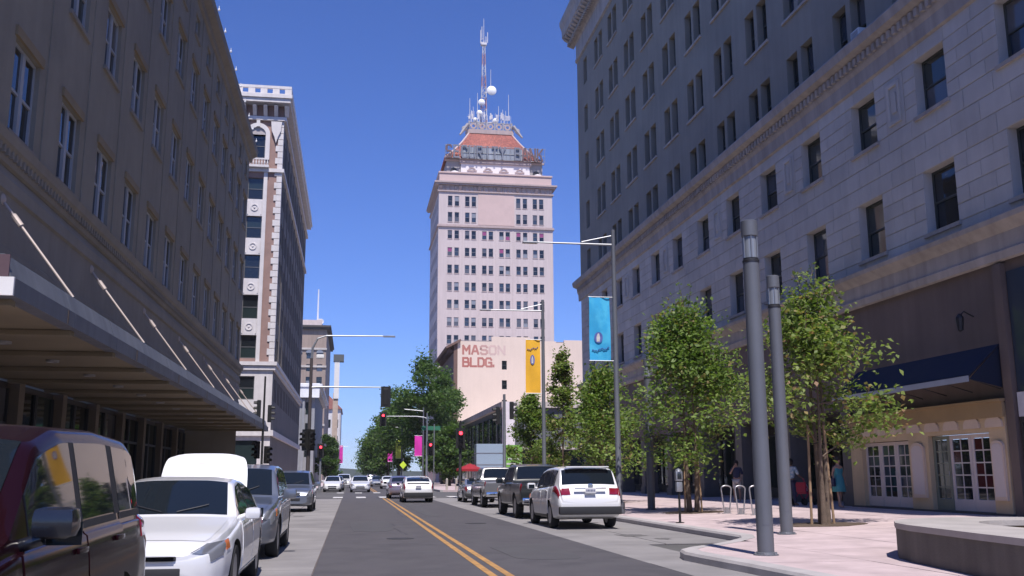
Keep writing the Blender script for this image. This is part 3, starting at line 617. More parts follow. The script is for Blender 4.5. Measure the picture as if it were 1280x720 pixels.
for c in cols:
    for i, (a, h) in enumerate(hrows):
        add_window(HB, 1.4, h-a, 'dh', mat("helm_sash", (0.12, 0.12, 0.12), 0.6), (c, HY+0.22, a), 0, [black_glass, green_glass, black_glass])
    q = MB(); q.box(c-1.1, c+1.1, HY+0.2, HY+0.25, 0.5, 4.6); q.build("shop_window", green_glass, HB)
    q = MB()                                              # white surround of the window column
    for s in (-1, 1): q.box(c+s*0.88-0.17, c+s*0.88+0.17, HY-0.14, HY-0.003, 11.6, 29.7)
    q.build("window_surround", terra, HB)
    for (a0, a1) in ((14.0, 15.5), (17.7, 19.2), (21.44, 23.0), (25.1, 26.7)):   # spandrel panels with wreaths
        q = MB(); q.box(c-0.7, c+0.7, HY-0.10, HY-0.004, a0, a1); zc_ = (a0+a1)/2; q.lathe([(0.24, -0.102), (0.26, -0.16), (0.34, -0.16), (0.36, -0.102), (0.24, -0.102)], (c, HY, zc_), 14, 'y'); q.lathe([(0.1, -0.105), (0.06, -0.17), (0.001, -0.18)], (c, HY, zc_), 8, 'y')
        for s in (-1, 1): q.box(c+s*0.6-0.04, c+s*0.6+0.04, HY-0.16, HY-0.101, a0+0.15, a1-0.15)
        q.build("spandrel_panel", terra, HB)
    q = MB(); ang = np.linspace(0, math.pi, 17)            # arch over the top window
    o = [(c+1.12*math.cos(t), 33.0+1.12*math.sin(t)) for t in ang]+[(c-0.72*math.cos(t), 33.0+0.72*math.sin(t)) for t in ang]
    q.prism(o, lambda a, z, d: (a, d, z), HY-0.2, HY-0.003)
    for s in (-1, 1): q.box(c+s*0.92-0.2, c+s*0.92+0.2, HY-0.2, HY-0.004, 30.65, 33.0)
    q.box(c-0.16, c+0.16, HY-0.3, HY-0.205, 33.75, 34.35); q.build("arch", terra, HB)
    q = MB(); q.prism([(c+0.7*math.cos(t), 33.0+0.7*math.sin(t)) for t in ang], lambda a, z, d: (a, d, z), HY-0.05, HY-0.006); q.box(c-0.7, c+0.7, HY-0.1, HY-0.051, 33.0, 33.2); q.build("tympanum", mat("terracotta_relief", (0.42, 0.38, 0.37), 0.8, bump=0.8, bs=9), HB)
    q = MB(); q.box(c-1.15, c+1.15, HY-0.6, HY-0.004, 29.7, 29.92); q.box(c-1.15, c+1.15, HY-0.6, HY-0.5, 30.42, 30.56)   # balcony
    q.build("balcony", terra, HB)
    for k in range(9):
        z = MB(); x = c-1.02+k*0.255; z.lathe([(0.05, 0), (0.085, 0.18), (0.045, 0.36), (0.06, 0.5)], (x, HY-0.55, 29.92), 8); z.build("baluster", terra, HB)
for k in range(38):                                        # quoins on the corner
    z0 = 11.6+k*0.6; q = MB(); w = 0.62 if k % 2 else 0.42; q.box(XLF-w, XLF+0.06, HY-0.09, HY+0.35, z0+0.02, z0+0.58, ch=0.02); q.build("quoin", terra, HB)
for c in [x+1.67 for x in cols]:                           # shields between the arches
    q = MB(); q.prism([(c-0.5, 34.3), (c+0.5, 34.3), (c+0.42, 33.4), (c+0.16, 32.8), (c, 32.2), (c-0.16, 32.8), (c-0.42, 33.4)], lambda a, z, d: (a, d, z), HY-0.28, HY-0.01); q.build("cartouche", terra, HB)
for z0, z1, o in ((29.35, 29.69, 0.25), (11.25, 11.58, 0.35), (10.85, 11.2, 0.2), (5.0, 5.5, 0.25), (34.4, 34.75, 0.3)):
    q = MB(); q.box(HX0, XLF+o, HY-o, HY-0.002, z0, z1); q.box(XLF+0.002, XLF+o, HY-0.001, HY1, z0, z1); q.build("string_course", terra if z0 < 30 else terra, HB)
k = 0; x = XLF+0.3
while x > HX0:                                             # corbel table and cornice
    q = MB(); q.prism([(HY-0.003, 34.76), (HY-0.25, 34.8), (HY-1.0, 35.65), (HY-0.003, 35.9)], lambda a, z, d: (d, a, z), x-0.17, x+0.17); q.build("corbel", terra, HB); x -= 0.98
q = MB(); q.box(HX0, XLF+0.65, HY-1.1, HY1+0.6, 35.91, 36.3); q.box(HX0, XLF+0.8, HY-1.25, HY1+0.8, 36.31, 36.65); q.build("cornice", terra, HB)
q = MB(); q.box(HX0, XLF+0.7, HY-0.9, HY-0.6, 36.66, 36.85); q.box(HX0, XLF+0.7, HY-0.9, HY-0.6, 37.35, 37.6); q.box(XLF+0.4, XLF+0.7, HY-0.599, HY1, 36.66, 37.6)
x = XLF+0.7
while x > HX0: q.box(x-0.62, x, HY-0.88, HY-0.62, 36.851, 37.349); x -= 1.12
q.build("parapet", terra, HB)
# shaded side along the street
sc = [92.6+4.1*k for k in range(11)]; srects = [(c+s*0.8-0.5, c+s*0.8+0.5, a, h) for c in sc for s in (-1, 1) for a, h in hrows]
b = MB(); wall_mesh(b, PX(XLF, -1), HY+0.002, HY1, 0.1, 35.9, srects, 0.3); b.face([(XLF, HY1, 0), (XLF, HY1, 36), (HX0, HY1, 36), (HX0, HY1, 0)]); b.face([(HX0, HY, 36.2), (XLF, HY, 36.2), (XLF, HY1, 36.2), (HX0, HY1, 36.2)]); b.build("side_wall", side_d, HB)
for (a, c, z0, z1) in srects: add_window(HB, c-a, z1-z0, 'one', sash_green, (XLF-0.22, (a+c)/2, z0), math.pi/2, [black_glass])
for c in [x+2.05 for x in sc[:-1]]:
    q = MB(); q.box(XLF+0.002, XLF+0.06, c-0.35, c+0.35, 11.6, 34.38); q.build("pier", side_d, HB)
# ------------------------------------------------------------------ farther blocks on the left
def block(name, label, x0, x1, y0, y1, h, wm, rows, colsx, ww, wh, tm, side=True, glass=(black_glass,)):
    t = thing(name, ((x0+x1)/2, (y0+y1)/2, 0), label, "building", world=True)
    rects = [(c-ww/2, c+ww/2, z, z+wh) for c in colsx for z in rows]
    b = MB(); wall_mesh(b, PY(y0), x0, x1, 0, h, rects, 0.3); b.face([(x0, y0, h), (x1, y0, h), (x1, y1, h), (x0, y1, h)]); b.face([(x0, y1, 0), (x1, y1, 0), (x1, y1, h), (x0, y1, h)])
    b.face([(x0, y0, 0), (x0, y1, 0), (x0, y1, h), (x0, y0, h)]); b.face([(x1, y0, 0), (x1, y1, 0), (x1, y1, h), (x1, y0, h)]); b.build("wall", wm, t)
    for a, c, z0, z1 in rects: add_window(t, c-a, z1-z0, 'dh', sash_green, ((a+c)/2, y0+0.2, z0), 0, list(glass))
    b = MB(); b.box(x0-0.1, x1+0.9, y0-0.9, y1+0.5, h-0.8, h-0.2); b.box(x0, x1+1.3, y0-1.3, y1+0.6, h-0.19, h+0.4); b.build("cornice", tm, t)
    return t
tanb = mat("tan_brick", (0.34, 0.265, 0.22), 0.9, var=0.1, vs=0.5, streak=0.15)
t = block("tan_brick_building", "far tan brick building with dark cornice and roof boxes, end of left row", -31, -8.7, 305, 360, 47.2, tanb, [6+3.9*k for k in range(9)], [-10.6-3.2*k for k in range(6)], 1.7, 2.2, mat("dark_cornice", (0.07, 0.06, 0.055), 0.8), glass=(black_glass, blue_glass, blind_glass))
for z0 in (16.5, 34.5, 40.0): q = MB(); q.box(-31, -8.5, 304.6, 304.99, z0, z0+0.6); q.build("string_course", mat("pale_band", (0.5, 0.46, 0.42), 0.8), t)
for k in range(7):
    q = MB(); x = -10.6-3.2*k; q.prism([(x+1.1*math.cos(a), 39.0+1.0*math.sin(a)) for a in np.linspace(0, math.pi, 10)], lambda a, z, d: (a, d, z), 304.7, 304.98); q.build("arch_head", blind_glass, t)
q = MB(); q.box(-24.5, -18.5, 312, 325, 47.6, 54.5); q.build("roof_box", mat("grey_roof_box", (0.10, 0.11, 0.115), 0.8), t); q = MB(); q.box(-17.5, -10.5, 310, 325, 47.6, 50.2); q.build("roof_house", mat("roof_pink", (0.62, 0.52, 0.48), 0.8), t)
q = MB(); q.tube((-12, 315, 47), (-12, 315, 61), 0.35, 0.2, 6); q.build("mast", white_metal, t)
for x in (-10.8, -11.4): q = MB(); q.lathe([(0.001, 0.0), (0.5, -0.1), (0.9, -0.3), (0.85, -0.3), (0.001, -0.06)], (x, 312, 50), 10, 'y'); q.build("roof_dish", white_metal, t)
gm = mat("grey_panel_wall", (0.30, 0.305, 0.32), 0.8, var=0.1, streak=0.2)
t = block("grey_flat_building", "low grey building with bright white roof band behind the terracotta tower", -28, -7.2, 190, 240, 18.4, gm, [5, 9, 13], [-8.4-2.2*k for k in range(8)], 1.1, 2.4, mat("bright_white_band", (0.8, 0.8, 0.8), 0.6), glass=(black_glass, green_glass))
q = MB(); q.box(-28, -6.4, 188.9, 189.9, 16.2, 18.9); q.build("roof_band", mat("bright_white_band", (0.8, 0.8, 0.8), 0.6), t)
for k in range(5):
    q = MB(); q.box(-9.0-k*2.2-0.5, -8.6-k*2.2-0.5, 189.3, 189.98, 0.1, 16.0); q.build("fin", gm, t)
SG = thing("sign_pylon", (-5.9, 345, 0), "slim tall white and grey sign pylon beyond the tan brick building", "sign", world=True)
q = MB(); q.box(-7.0, -5.2, 345, 347, 0.1, 30); q.build("shaft", mat("pylon_tan", (0.45, 0.36, 0.30), 0.8), SG); q = MB(); q.box(-6.8, -5.0, 344.6, 344.98, 28, 41); q.build("white_panel", white_metal, SG); q = MB(); q.box(-7.2, -3.6, 344.4, 348, 41.02, 43.5); q.build("top_box", mat("grey_roof_box", (0.10, 0.11, 0.115), 0.8), SG)
CH = thing("white_gabled_building", (-10, 430, 0), "far white building with red gable roof at the end of the left row", "building", world=True)
q = MB(); q.box(-20, -5.2, 430, 470, 0, 30.0); q.build("wall", mat("far_white_wall", (0.62, 0.60, 0.60), 0.8), CH)
q = MB(); q.prism([(-20.5, 30.0), (-4.6, 30.0), (-12.5, 38)], lambda a, z, d: (a, d, z), 429, 470); q.build("roof", mat("far_red_roof", (0.32, 0.13, 0.10), 0.8), CH)
for k in range(4):
    for z in (8, 15, 22): q = MB(); q.box(-7.4-k*3.2, -6.2-k*3.2, 429.9, 429.98, z, z+3.5); q.build("window", black_glass, CH)
    q = MB(); q.box(-5.8-k*3.2, -5.3-k*3.2, 429.6, 429.99, 0, 28); q.build("pilaster", mat("far_pil", (0.5, 0.47, 0.46), 0.8), CH)
# ------------------------------------------------------------------ far right: low shop, painted-sign building, bank tower
LS = thing("low_glass_shop", (25, 140, 0), "low dark glazed shop with pale roof band and white corner fin", "building", world=True)
q = MB(); q.box(17.5, 38, 111.9, 169.5, 0.1, 9.2); q.build("wall", mat("slate_wall", (0.11, 0.115, 0.125), 0.7, var=0.15), LS)
q = MB(); q.box(17.0, 38.2, 111.5, 169.9, 9.21, 9.9); q.build("roof_band", mat("pale_roof_band", (0.5, 0.44, 0.40), 0.8), LS)
q = MB(); q.box(17.1, 18.5, 111.3, 111.88, 4.7, 9.85); q.build("corner_fin", mat("fin_white", (0.72, 0.66, 0.68), 0.7), LS)
for k in range(13):
    q = MB(); y0 = 113+k*4.3; q.box(17.38, 17.498, y0, y0+3.4, 0.8, 8.6); w = q.build("shop_window", dark_metal, LS)
    for j in range(3):
        p = MB(); p.box(17.34, 17.37, y0+0.08+j*1.1, y0+1.1+j*1.1, 0.9, 4.4); p.box(17.34, 17.37, y0+0.08+j*1.1, y0+1.1+j*1.1, 4.55, 8.5); link("pane", p.mesh("pane", random.choice([black_glass, blue_glass, blind_glass])), w)
for k in range(4): q = MB(); q.box(19.5+k*4.2, 23+k*4.2, 111.8, 111.89, 0.7, 4.2); q.build("shop_window", green_glass, LS)
q = MB(); q.box(19, 36, 109.9, 111.88, 4.35, 4.7); q.build("shop_canopy", mat("pale_roof_band", (0.5, 0.44, 0.40), 0.8), LS)
MY = 170.5
MBD = thing("painted_sign_building", (30, 185, 0), "cream walled building with faded red painted lettering, below the bank tower", "building", world=True)
cw = mat("cream_wall", (0.73, 0.59, 0.49), 0.85, var=0.06, vs=0.3, streak=0.04); mbrown = mat("brown_eaves", (0.16, 0.095, 0.075), 0.8, var=0.15)
rects = [(26.05, 26.95, a, c) for a, c in ((20.0, 21.6), (16.5, 18.1), (13.0, 14.6))]
b = MB(); wall_mesh(b, PY(MY), 18.1, 44, 0, 25.0, rects, 0.25); b.face([(18.1, MY, 25), (44, MY, 25), (44, MY+27, 25), (18.1, MY+27, 25)]); b.build("wall", cw, MBD)
for a, c, z0, z1 in rects: add_window(MBD, c-a, z1-z0, 'dh', sash_green, ((a+c)/2, MY+0.15, z0), 0, [black_glass])
b = MB(); b.box(17.4, 18.098, MY-0.02, MY+27, 0, 24.6); b.build("street_front", mbrown, MBD)
b = MB(); b.prism([(18.6, 25.35), (18.6, 24.9), (16.1, 23.6), (15.9, 23.9)], lambda a, z, d: (a, d, z), MY-0.6, MY+24); b.build("tiled_eaves", mbrown, MBD)
for k in range(10): q = MB(); q.box(16.3, 17.39, MY+0.5+k*2.3, MY+0.8+k*2.3, 22.9, 23.55); q.build("eave_bracket", mbrown, MBD)
for x0, x1, h in ((24.2, 31.2, 25.9), (31.6, 36.0, 25.25), (37.5, 41.0, 25.5)): q = MB(); q.box(x0, x1, MY+0.002, MY+0.7, 24.9, h); q.build("parapet", cw, MBD)
q = MB(); q.box(18.6, 44, MY+0.01, MY+0.5, 25.0, 25.14); q.build("coping", mat("coping_grey", (0.3, 0.25, 0.24), 0.8), MBD)
def fadepaint(n, f): 
    a, c = (0.42, 0.15, 0.12), (0.66, 0.535, 0.48); return mat(n, tuple(a[i]*(1-f)+c[i]*f for i in range(3)), 0.85, var=0.12, vs=3)
for word, x0, z0, pitch, w, fades in (("MASON", 19.1, 22.55, 1.58, 1.12, (0.05, 0.12, 0.45, 0.7, 0.78)), ("BLDG.", 19.1, 20.35, 1.36, 0.98, (0.0, 0.0, 0.05, 0.1, 0.1))):
    for i, ch in enumerate(word): letter_mb(ch, 1.45, w, 0.36, PY(MY), x0+i*pitch, z0+0.18, -0.012, 0.005).build("painted_letter", fadepaint("sign_red_%d" % int(fades[i]*100), fades[i]), MBD)
# bank tower
tw_c = mat("pinkish_limestone", (0.555, 0.475, 0.46), 0.85, var=0.06, vs=0.3, streak=0.1); tw_t = mat("tower_trim", (0.45, 0.355, 0.335), 0.85, var=0.1, vs=0.5, streak=0.15); tw_w = mat("tower_white", (0.74, 0.69, 0.68), 0.8, var=0.05); tw_p = mat("tower_blank_panel", (0.56, 0.42, 0.385), 0.85, var=0.06)
TB = thing("bank_tower", (30.1, 216, 0), "tall pale bank tower with red tiled roof, rooftop letters and antenna mast", "tower", world=True)
TY, TX0, TX1, TY1 = 205.0, 17.4, 42.8, 228.0
bayx = [(19.4, 21.9), (23.2, 25.65), (27.0, 29.45), (30.8, 33.2), (34.6, 37.1), (38.35, 40.8)]
trow = [(52.3-3.86*k, 54.2-3.86*k) for k in range(9)]
rects = []
for i, (a, c) in enumerate(bayx):
    for (z0, z1) in trow+([(59.7, 62.0), (56.1, 58.3)] if i not in (2, 3) else []):
        for s in (0, 1): x = a+s*(c-a-1.0); rects.append((x, x+1.0, z0, z1))
b = MB(); wall_mesh(b, PY(TY), TX0, TX1, 0, 64.4, rects, 0.22)
b.face([(TX1, TY, 0), (TX1, TY1, 0), (TX1, TY1, 64.4), (TX1, TY, 64.4)]); b.face([(TX0, TY1, 0), (TX1, TY1, 0), (TX1, TY1, 64.4), (TX0, TY1, 64.4)])
srect = [(208+k*3.7+s*1.3, 209+k*3.7+s*1.3, z0, z1) for k in range(5) for s in (0, 1) for z0, z1 in trow+[(59.7, 62.0), (56.1, 58.3)]]
wall_mesh(b, PX(TX0, 1), TY, TY1, 0, 64.4, srect, 0.22); b.build("shaft_wall", tw_c, TB)
for (a, c, z0, z1) in rects:
    add_window(TB, c-a, z1-z0, 'dh', mat("tower_sash", (0.2, 0.19, 0.2), 0.6), ((a+c)/2, TY+0.15, z0), 0, [black_glass]*5+[blue_glass]*3+[blind_glass]*2+[blind_dark]*2+([pink_glass] if 50 < z0 < 53 or 46 < z0 < 49 else []), sill=(0.08, 0.08, 0.14, tw_t, 0.15))
for (a, c, z0, z1) in srect: add_window(TB, c-a, z1-z0, 'one', mat("tower_sash", (0.2, 0.19, 0.2), 0.6), (TX0+0.15, (a+c)/2, z0), -math.pi/2, [black_glass])
b = MB(); b.box(26.1, 34.2, TY-0.12, TY-0.003, 55.6, 62.5); b.build("blank_panel", tw_p, TB)
for i in range(7):
    x = (TX0, 22.55, 26.3, 30.1, 33.9, 37.7, TX1)[i]; q = MB(); q.box(x-0.12 if 0 < i < 6 else x-0.05, x+0.12 if 0 < i < 6 else x+0.05, TY-0.07, TY-0.002, 30, 54.9); q.build("pilaster_strip", tw_c, TB)
for z0, z1, o in ((54.95, 55.25, 0.35), (55.26, 55.5, 0.2), (62.9, 63.2, 0.3), (64.4, 64.75, 0.75), (64.76, 65.1, 1.0)):
    q = MB(); q.box(TX0-o, TX1+o, TY-o, TY1+o, z0, z1); q.build("string_course", tw_t, TB)
for i in range(24):
    q = MB(); x = TX0+0.4+i*(TX1-TX0-0.8)/23; big = i % 4 == 0; q.prism([(TY-0.002, 63.3), (TY-0.2, 63.35), (TY-0.75 if big else TY-0.45, 64.2), (TY-0.002, 64.38)], lambda a, z, d: (d, a, z), x-(0.35 if big else 0.16), x+(0.35 if big else 0.16)); q.build("corbel", tw_t, TB)
q = MB(); q.box(TX0+0.1, TX1-0.1, TY+0.1, TY1-0.1, 65.11, 67.2); q.box(TX0-0.1, TX1+0.1, TY-0.1, TY1+0.1, 67.21, 67.55); q.build("parapet", tw_p, TB)
pent = mat("penthouse_grey", (0.33, 0.305, 0.30), 0.8, var=0.08)
PYF = 208.5
rects = [(24.6+k*3.65, 25.6+k*3.65, 68.1, 69.7) for k in range(4)]
b = MB(); wall_mesh(b, PY(PYF), 22.6, 38.4, 67.0, 71.6, rects, 0.25); b.build("penthouse_wall", tw_w, TB)
for a, c, z0, z1 in rects:
    add_window(TB, c-a, z1-z0, 'one', tw_t, ((a+c)/2, PYF+0.15, z0), 0, [black_glass])
    q = MB(); xm = (a+c)/2; an = np.linspace(0, math.pi, 10); q.prism([(xm+0.85*math.cos(t), 70.15+0.6*math.sin(t)) for t in an]+[(xm-0.6*math.cos(t), 70.15+0.4*math.sin(t)) for t in an], lambda a, z, d: (a, d, z), PYF-0.15, PYF-0.002); q.box(xm-1.1, xm+1.1, PYF-0.2, PYF-0.003, 69.9, 70.1); q.build("hood_mould", tw_t, TB)
q = MB(); q.box(19.4, 22.58, PYF+0.4, 225, 67.0, 72.2); q.box(38.42, 41.4, PYF+0.4, 225, 67.0, 72.2); q.box(22.6, 38.4, PYF+0.3, 225, 67.0, 71.5); q.build("penthouse_sides", pent, TB)
for x in (21.0, 39.9):
    q = MB(); q.lathe([(0.75, -0.12), (0.6, -0.02), (0.001, 0.0)], (x, PYF+0.4, 69.9), 18, 'y'); q.build("round_vent", dark_metal, TB)
    q = MB(); q.lathe([(0.001, 0.9), (0.9, 0.55), (1.25, 0.0)], (x, PYF-1.6, 67.56), 14); q.build("corner_urn", tw_w, TB)
q = MB(); q.box(22.3, 38.7, PYF-0.3, PYF+0.29, 71.61, 72.6); q.box(19.0, 22.29, PYF-0.05, PYF+0.5, 72.21, 72.6); q.box(38.71, 41.8, PYF-0.05, PYF+0.5, 72.21, 72.6); q.build("penthouse_cornice", tw_t, TB)
# tiled hip roof: courses of real tile strips
tile = mat("red_roof_tile", (0.47, 0.175, 0.135), 0.85, var=0.28, vs=3.0, bump=0.5, bs=6, col2=(0.33, 0.13, 0.11))
cy = 217.0
def hip(f): return 11.1*(1-f)+5.0*f-0.45*math.sin(math.pi*f), 8.9*(1-f)+3.8*f-0.4*math.sin(math.pi*f), 72.6+8.0*f
NR = 18; rf = MB()
for i in range(NR):
    a, c, z = hip(i/NR); a2, c2, z2 = hip((i+1)/NR); e = 0.14
    A = [(30.0-a-e, cy-c-e, z), (30+a+e, cy-c-e, z), (30+a+e, cy+c+e, z), (30-a-e, cy+c+e, z)]; B = [(30-a2, cy-c2, z2), (30+a2, cy-c2, z2), (30+a2, cy+c2, z2), (30-a2, cy+c2, z2)]
    for k in range(4): rf.face([A[k], A[(k+1)%4], B[(k+1)%4], B[k]])
    for k in range(4): rf.face([A[k], A[(k+1)%4], (30+(a-0.05)*(-1 if (k+1)%4 in (0, 3) else 1), cy+(c-0.05)*(-1 if (k+1)%4 in (0, 1) else 1), z+0.02), (30+(a-0.05)*(-1 if k in (0, 3) else 1), cy+(c-0.05)*(-1 if k in (0, 1) else 1), z+0.02)])
rf = rf.build("roof", tile, TB)
tl = MB()                                                  # ribs of the barrel tiles on the face towards the street
for j in range(46):
    x = -1+2*j/45
    pts = [(30+x*hip(f)[0], cy-hip(f)[1]-0.10, hip(f)[2]+0.04) for f in np.linspace(0, 1, 9)]; tl.path(pts, 0.11, 5)
tag(link("roof_tiles", tl.mesh("roof_tiles", tile), rf), None, kind="stuff")
for sx in (-1, 1):
    q = MB(); q.path([(30+sx*hip(f)[0], cy-hip(f)[1]-0.12, hip(f)[2]+0.12) for f in np.linspace(0, 1, 7)], 0.22, 6); link("hip_ridge", q.mesh("hip_ridge", tw_p), rf)
q = MB(); q.box(24.6, 35.4, cy-4.2, cy+4.2, 80.55, 81.5); q.build("roof_kerb", tw_t, TB)
bal = MB(); bal.box(24.9, 35.1, cy-3.95, cy-3.75, 83.2, 83.4); bal.box(24.9, 35.1, cy+3.75, cy+3.95, 83.2, 83.4); bal.box(24.9, 25.1, cy-3.74, cy+3.74, 83.2, 83.4); bal.box(34.9, 35.1, cy-3.74, cy+3.74, 83.2, 83.4); bal.box(24.9, 35.1, cy-3.95, cy-3.75, 81.51, 81.7)
for k in range(6):
    x = 25.0+k*2.0; bal.box(x-0.2, x+0.2, cy-4.0, cy-3.7, 81.51, 83.5)
bal.build("roof_railing", mat("grey_railing", (0.30, 0.29, 0.31), 0.7), TB)
for k in range(5):
    x = 26.0+k*2.0; q = MB(); q.lathe([(0.36, -0.07), (0.74, -0.07), (0.74, 0.07), (0.36, 0.07), (0.36, -0.07)], (x, cy-3.85, 82.45), 14, 'y'); q.build("railing_ring", tw_t, TB)
for sx in (-1, 1):
    q = MB(); x = 30+sx*6.2; q.path([(x-sx*0.9, cy-4.3, 82.6), (x, cy-4.5, 81.3), (x+sx*1.1, cy-5.2, 79.6)], [0.5, 0.45, 0.2], 6); q.lathe([(0.5, -0.1), (0.65, 0.0), (0.5, 0.1)], (x, cy-4.6, 81.4), 10, 'y'); q.build("scroll_ornament", pent, TB)
# rooftop letters on a steel frame
lm = mat("sign_letter", (0.17, 0.18, 0.215), 0.6, 0.1, var=0.15); lm2 = mat("sign_letter_rust", (0.13, 0.085, 0.09), 0.7, var=0.2)
word = "SECURITY BANK"
for i, ch in enumerate(word):
    if ch == ' ': continue
    letter_mb(ch, 2.75, 1.15, 0.34, PY(PYF-0.9), 19.2+i*1.74, 72.75, -0.18, 0.0).build("sign_letter", lm2 if i in (0, 10, 11, 12) else lm, TB)
sf = MB()
for z in (72.55, 74.0, 75.6): sf.tube((18.9, PYF-0.75, z), (41.9, PYF-0.75, z), 0.06, n=5)
for k in range(24): sf.tube((19+k*0.99, PYF-0.72, 72.5), (19+k*0.99, PYF-0.72, 75.7), 0.05, n=5)
for k in range(8): sf.tube((19.5+k*3.1, PYF-0.72, 75.5), (19.5+k*3.1, PYF+1.2, 72.6), 0.06, n=5)
sf.build("sign_frame", galv, TB)
sb = MB(); sb.box(22.8, 36.6, PYF-0.66, PYF-0.6, 72.7, 75.4); sb.build("sign_backing", mat("sign_backing_grey", (0.30, 0.33, 0.38), 0.6, var=0.15, vs=1, streak=0.3), TB)
# antenna mast with dishes and whips
am = mat("mast_white", (0.6, 0.58, 0.6), 0.6); ar = mat("mast_red", (0.45, 0.26, 0.27), 0.6)
ms = MB(); cx = 28.9; 
for i in range(16):
    z0 = 81.5+i*1.42; z1 = z0+1.42; w0 = 0.75-i*0.032; w1 = 0.75-(i+1)*0.032; mi = 0 if (i//2) % 2 else 1
    c0 = [(cx+sx*w0, cy+sy*w0, z0) for sx, sy in ((-1,-1),(1,-1),(1,1),(-1,1))]; c1 = [(cx+sx*w1, cy+sy*w1, z1) for sx, sy in ((-1,-1),(1,-1),(1,1),(-1,1))]
    for k in range(4): ms.tube(c0[k], c1[k], 0.09, n=5, mi=mi); ms.tube(c0[k], c1[(k+1)%4], 0.05, n=4, mi=mi); ms.tube(c0[k], c0[(k+1)%4], 0.05, n=4, mi=mi)
mast = ms.build("antenna_mast", [am, ar], TB)
q = MB(); q.tube((cx, cy, 104.0), (cx, cy, 110.6), 0.1, 0.05, 6)
for k, (dx, z0, z1) in enumerate(((-0.8, 103.9, 107.4), (0.9, 104.2, 106.9), (-0.5, 104.8, 108.3), (0.5, 103.3, 105.8))): q.tube((cx+dx, cy-0.3, z0), (cx+dx, cy-0.3, z1), 0.1, n=6); q.tube((cx, cy, z0+0.5), (cx+dx, cy-0.3, z0+0.5), 0.05, n=4)
q.box(cx-0.7, cx+0.7, cy-0.5, cy+0.5, 103.6, 104.2); link("aerial_cluster", q.mesh("aerial_cluster", am), mast)
for (x, z, r) in ((30.6, 91.5, 1.15), (28.2, 88.4, 0.8), (27.7, 85.7, 0.72), (26.7, 83.9, 0.6), (31.5, 83.9, 0.7), (27.3, 83.0, 0.55)):
    q = MB(); q.lathe([(r, -1.62), (r*1.02, -1.5), (r*0.85, -1.2), (r*0.4, -1.0), (0.1, -0.9)], (x, cy, z), 20, 'y'); q.lathe([(r*0.98, -1.64), (r*0.6, -1.85), (0.001, -1.95)], (x, cy, z), 20, 'y'); q.tube((x, cy-1.0, z), (cx, cy-0.3, z-0.2), 0.1, n=5); link("dish_antenna", q.mesh("dish_antenna", mat("dish_white", (0.8, 0.8, 0.8), 0.5), 40), mast)
for (x, z0, z1) in ((25.2, 83.4, 88.6), (26.0, 83.4, 86.5), (33.0, 83.4, 86.2), (34.4, 83.4, 90.0), (30.6, 91, 97.5), (33.7, 83.4, 85.9), (27.0, 84, 90), (32.0, 83.4, 87)):
    q = MB(); q.tube((x, cy-3.2 if z0 < 85 else cy, z0), (x, cy-3.2 if z0 < 85 else cy, z1), 0.09, 0.05, 5); link("whip_aerial", q.mesh("whip_aerial", am), mast)
for k in range(7):
    x = 25.6+k*1.45; q = MB(); q.box(x, x+0.28, cy-3.6, cy-3.4, 83.41, 84.6+0.4*(k % 2)); link("panel_aerial", q.mesh("panel_aerial", am), mast)

for k in range(26):                                        # small aerials crowding the roof kerb
    x = 25.0+10.0*random.random(); y = cy-4.0+random.uniform(0, 0.8); h = random.uniform(0.6, 2.2); q = MB(); q.tube((x, y, 81.5), (x, y, 83.3+h), 0.06, 0.04, 5)
    if k % 3 == 0: q.box(x-0.14, x+0.14, y-0.12, y-0.05, 82.9+h*0.4, 83.2+h)
    if k % 4 == 1: q.tube((x-0.5, y, 83.0+h), (x+0.5, y, 83.0+h), 0.04, n=4)
    link("small_aerial", q.mesh("small_aerial", am), mast)
for o in TB.children:                                      # the penthouse storey sits a little lower behind the parapet
    if o.name.split(".")[0] in ("penthouse_wall", "hood_mould", "penthouse_sides", "round_vent", "penthouse_cornice", "roof", "roof_kerb", "roof_railing", "railing_ring", "scroll_ornament", "sign_letter", "sign_frame", "sign_backing") or (o.name.startswith("window") and o.location.z > 67): o.location.z -= 0.9
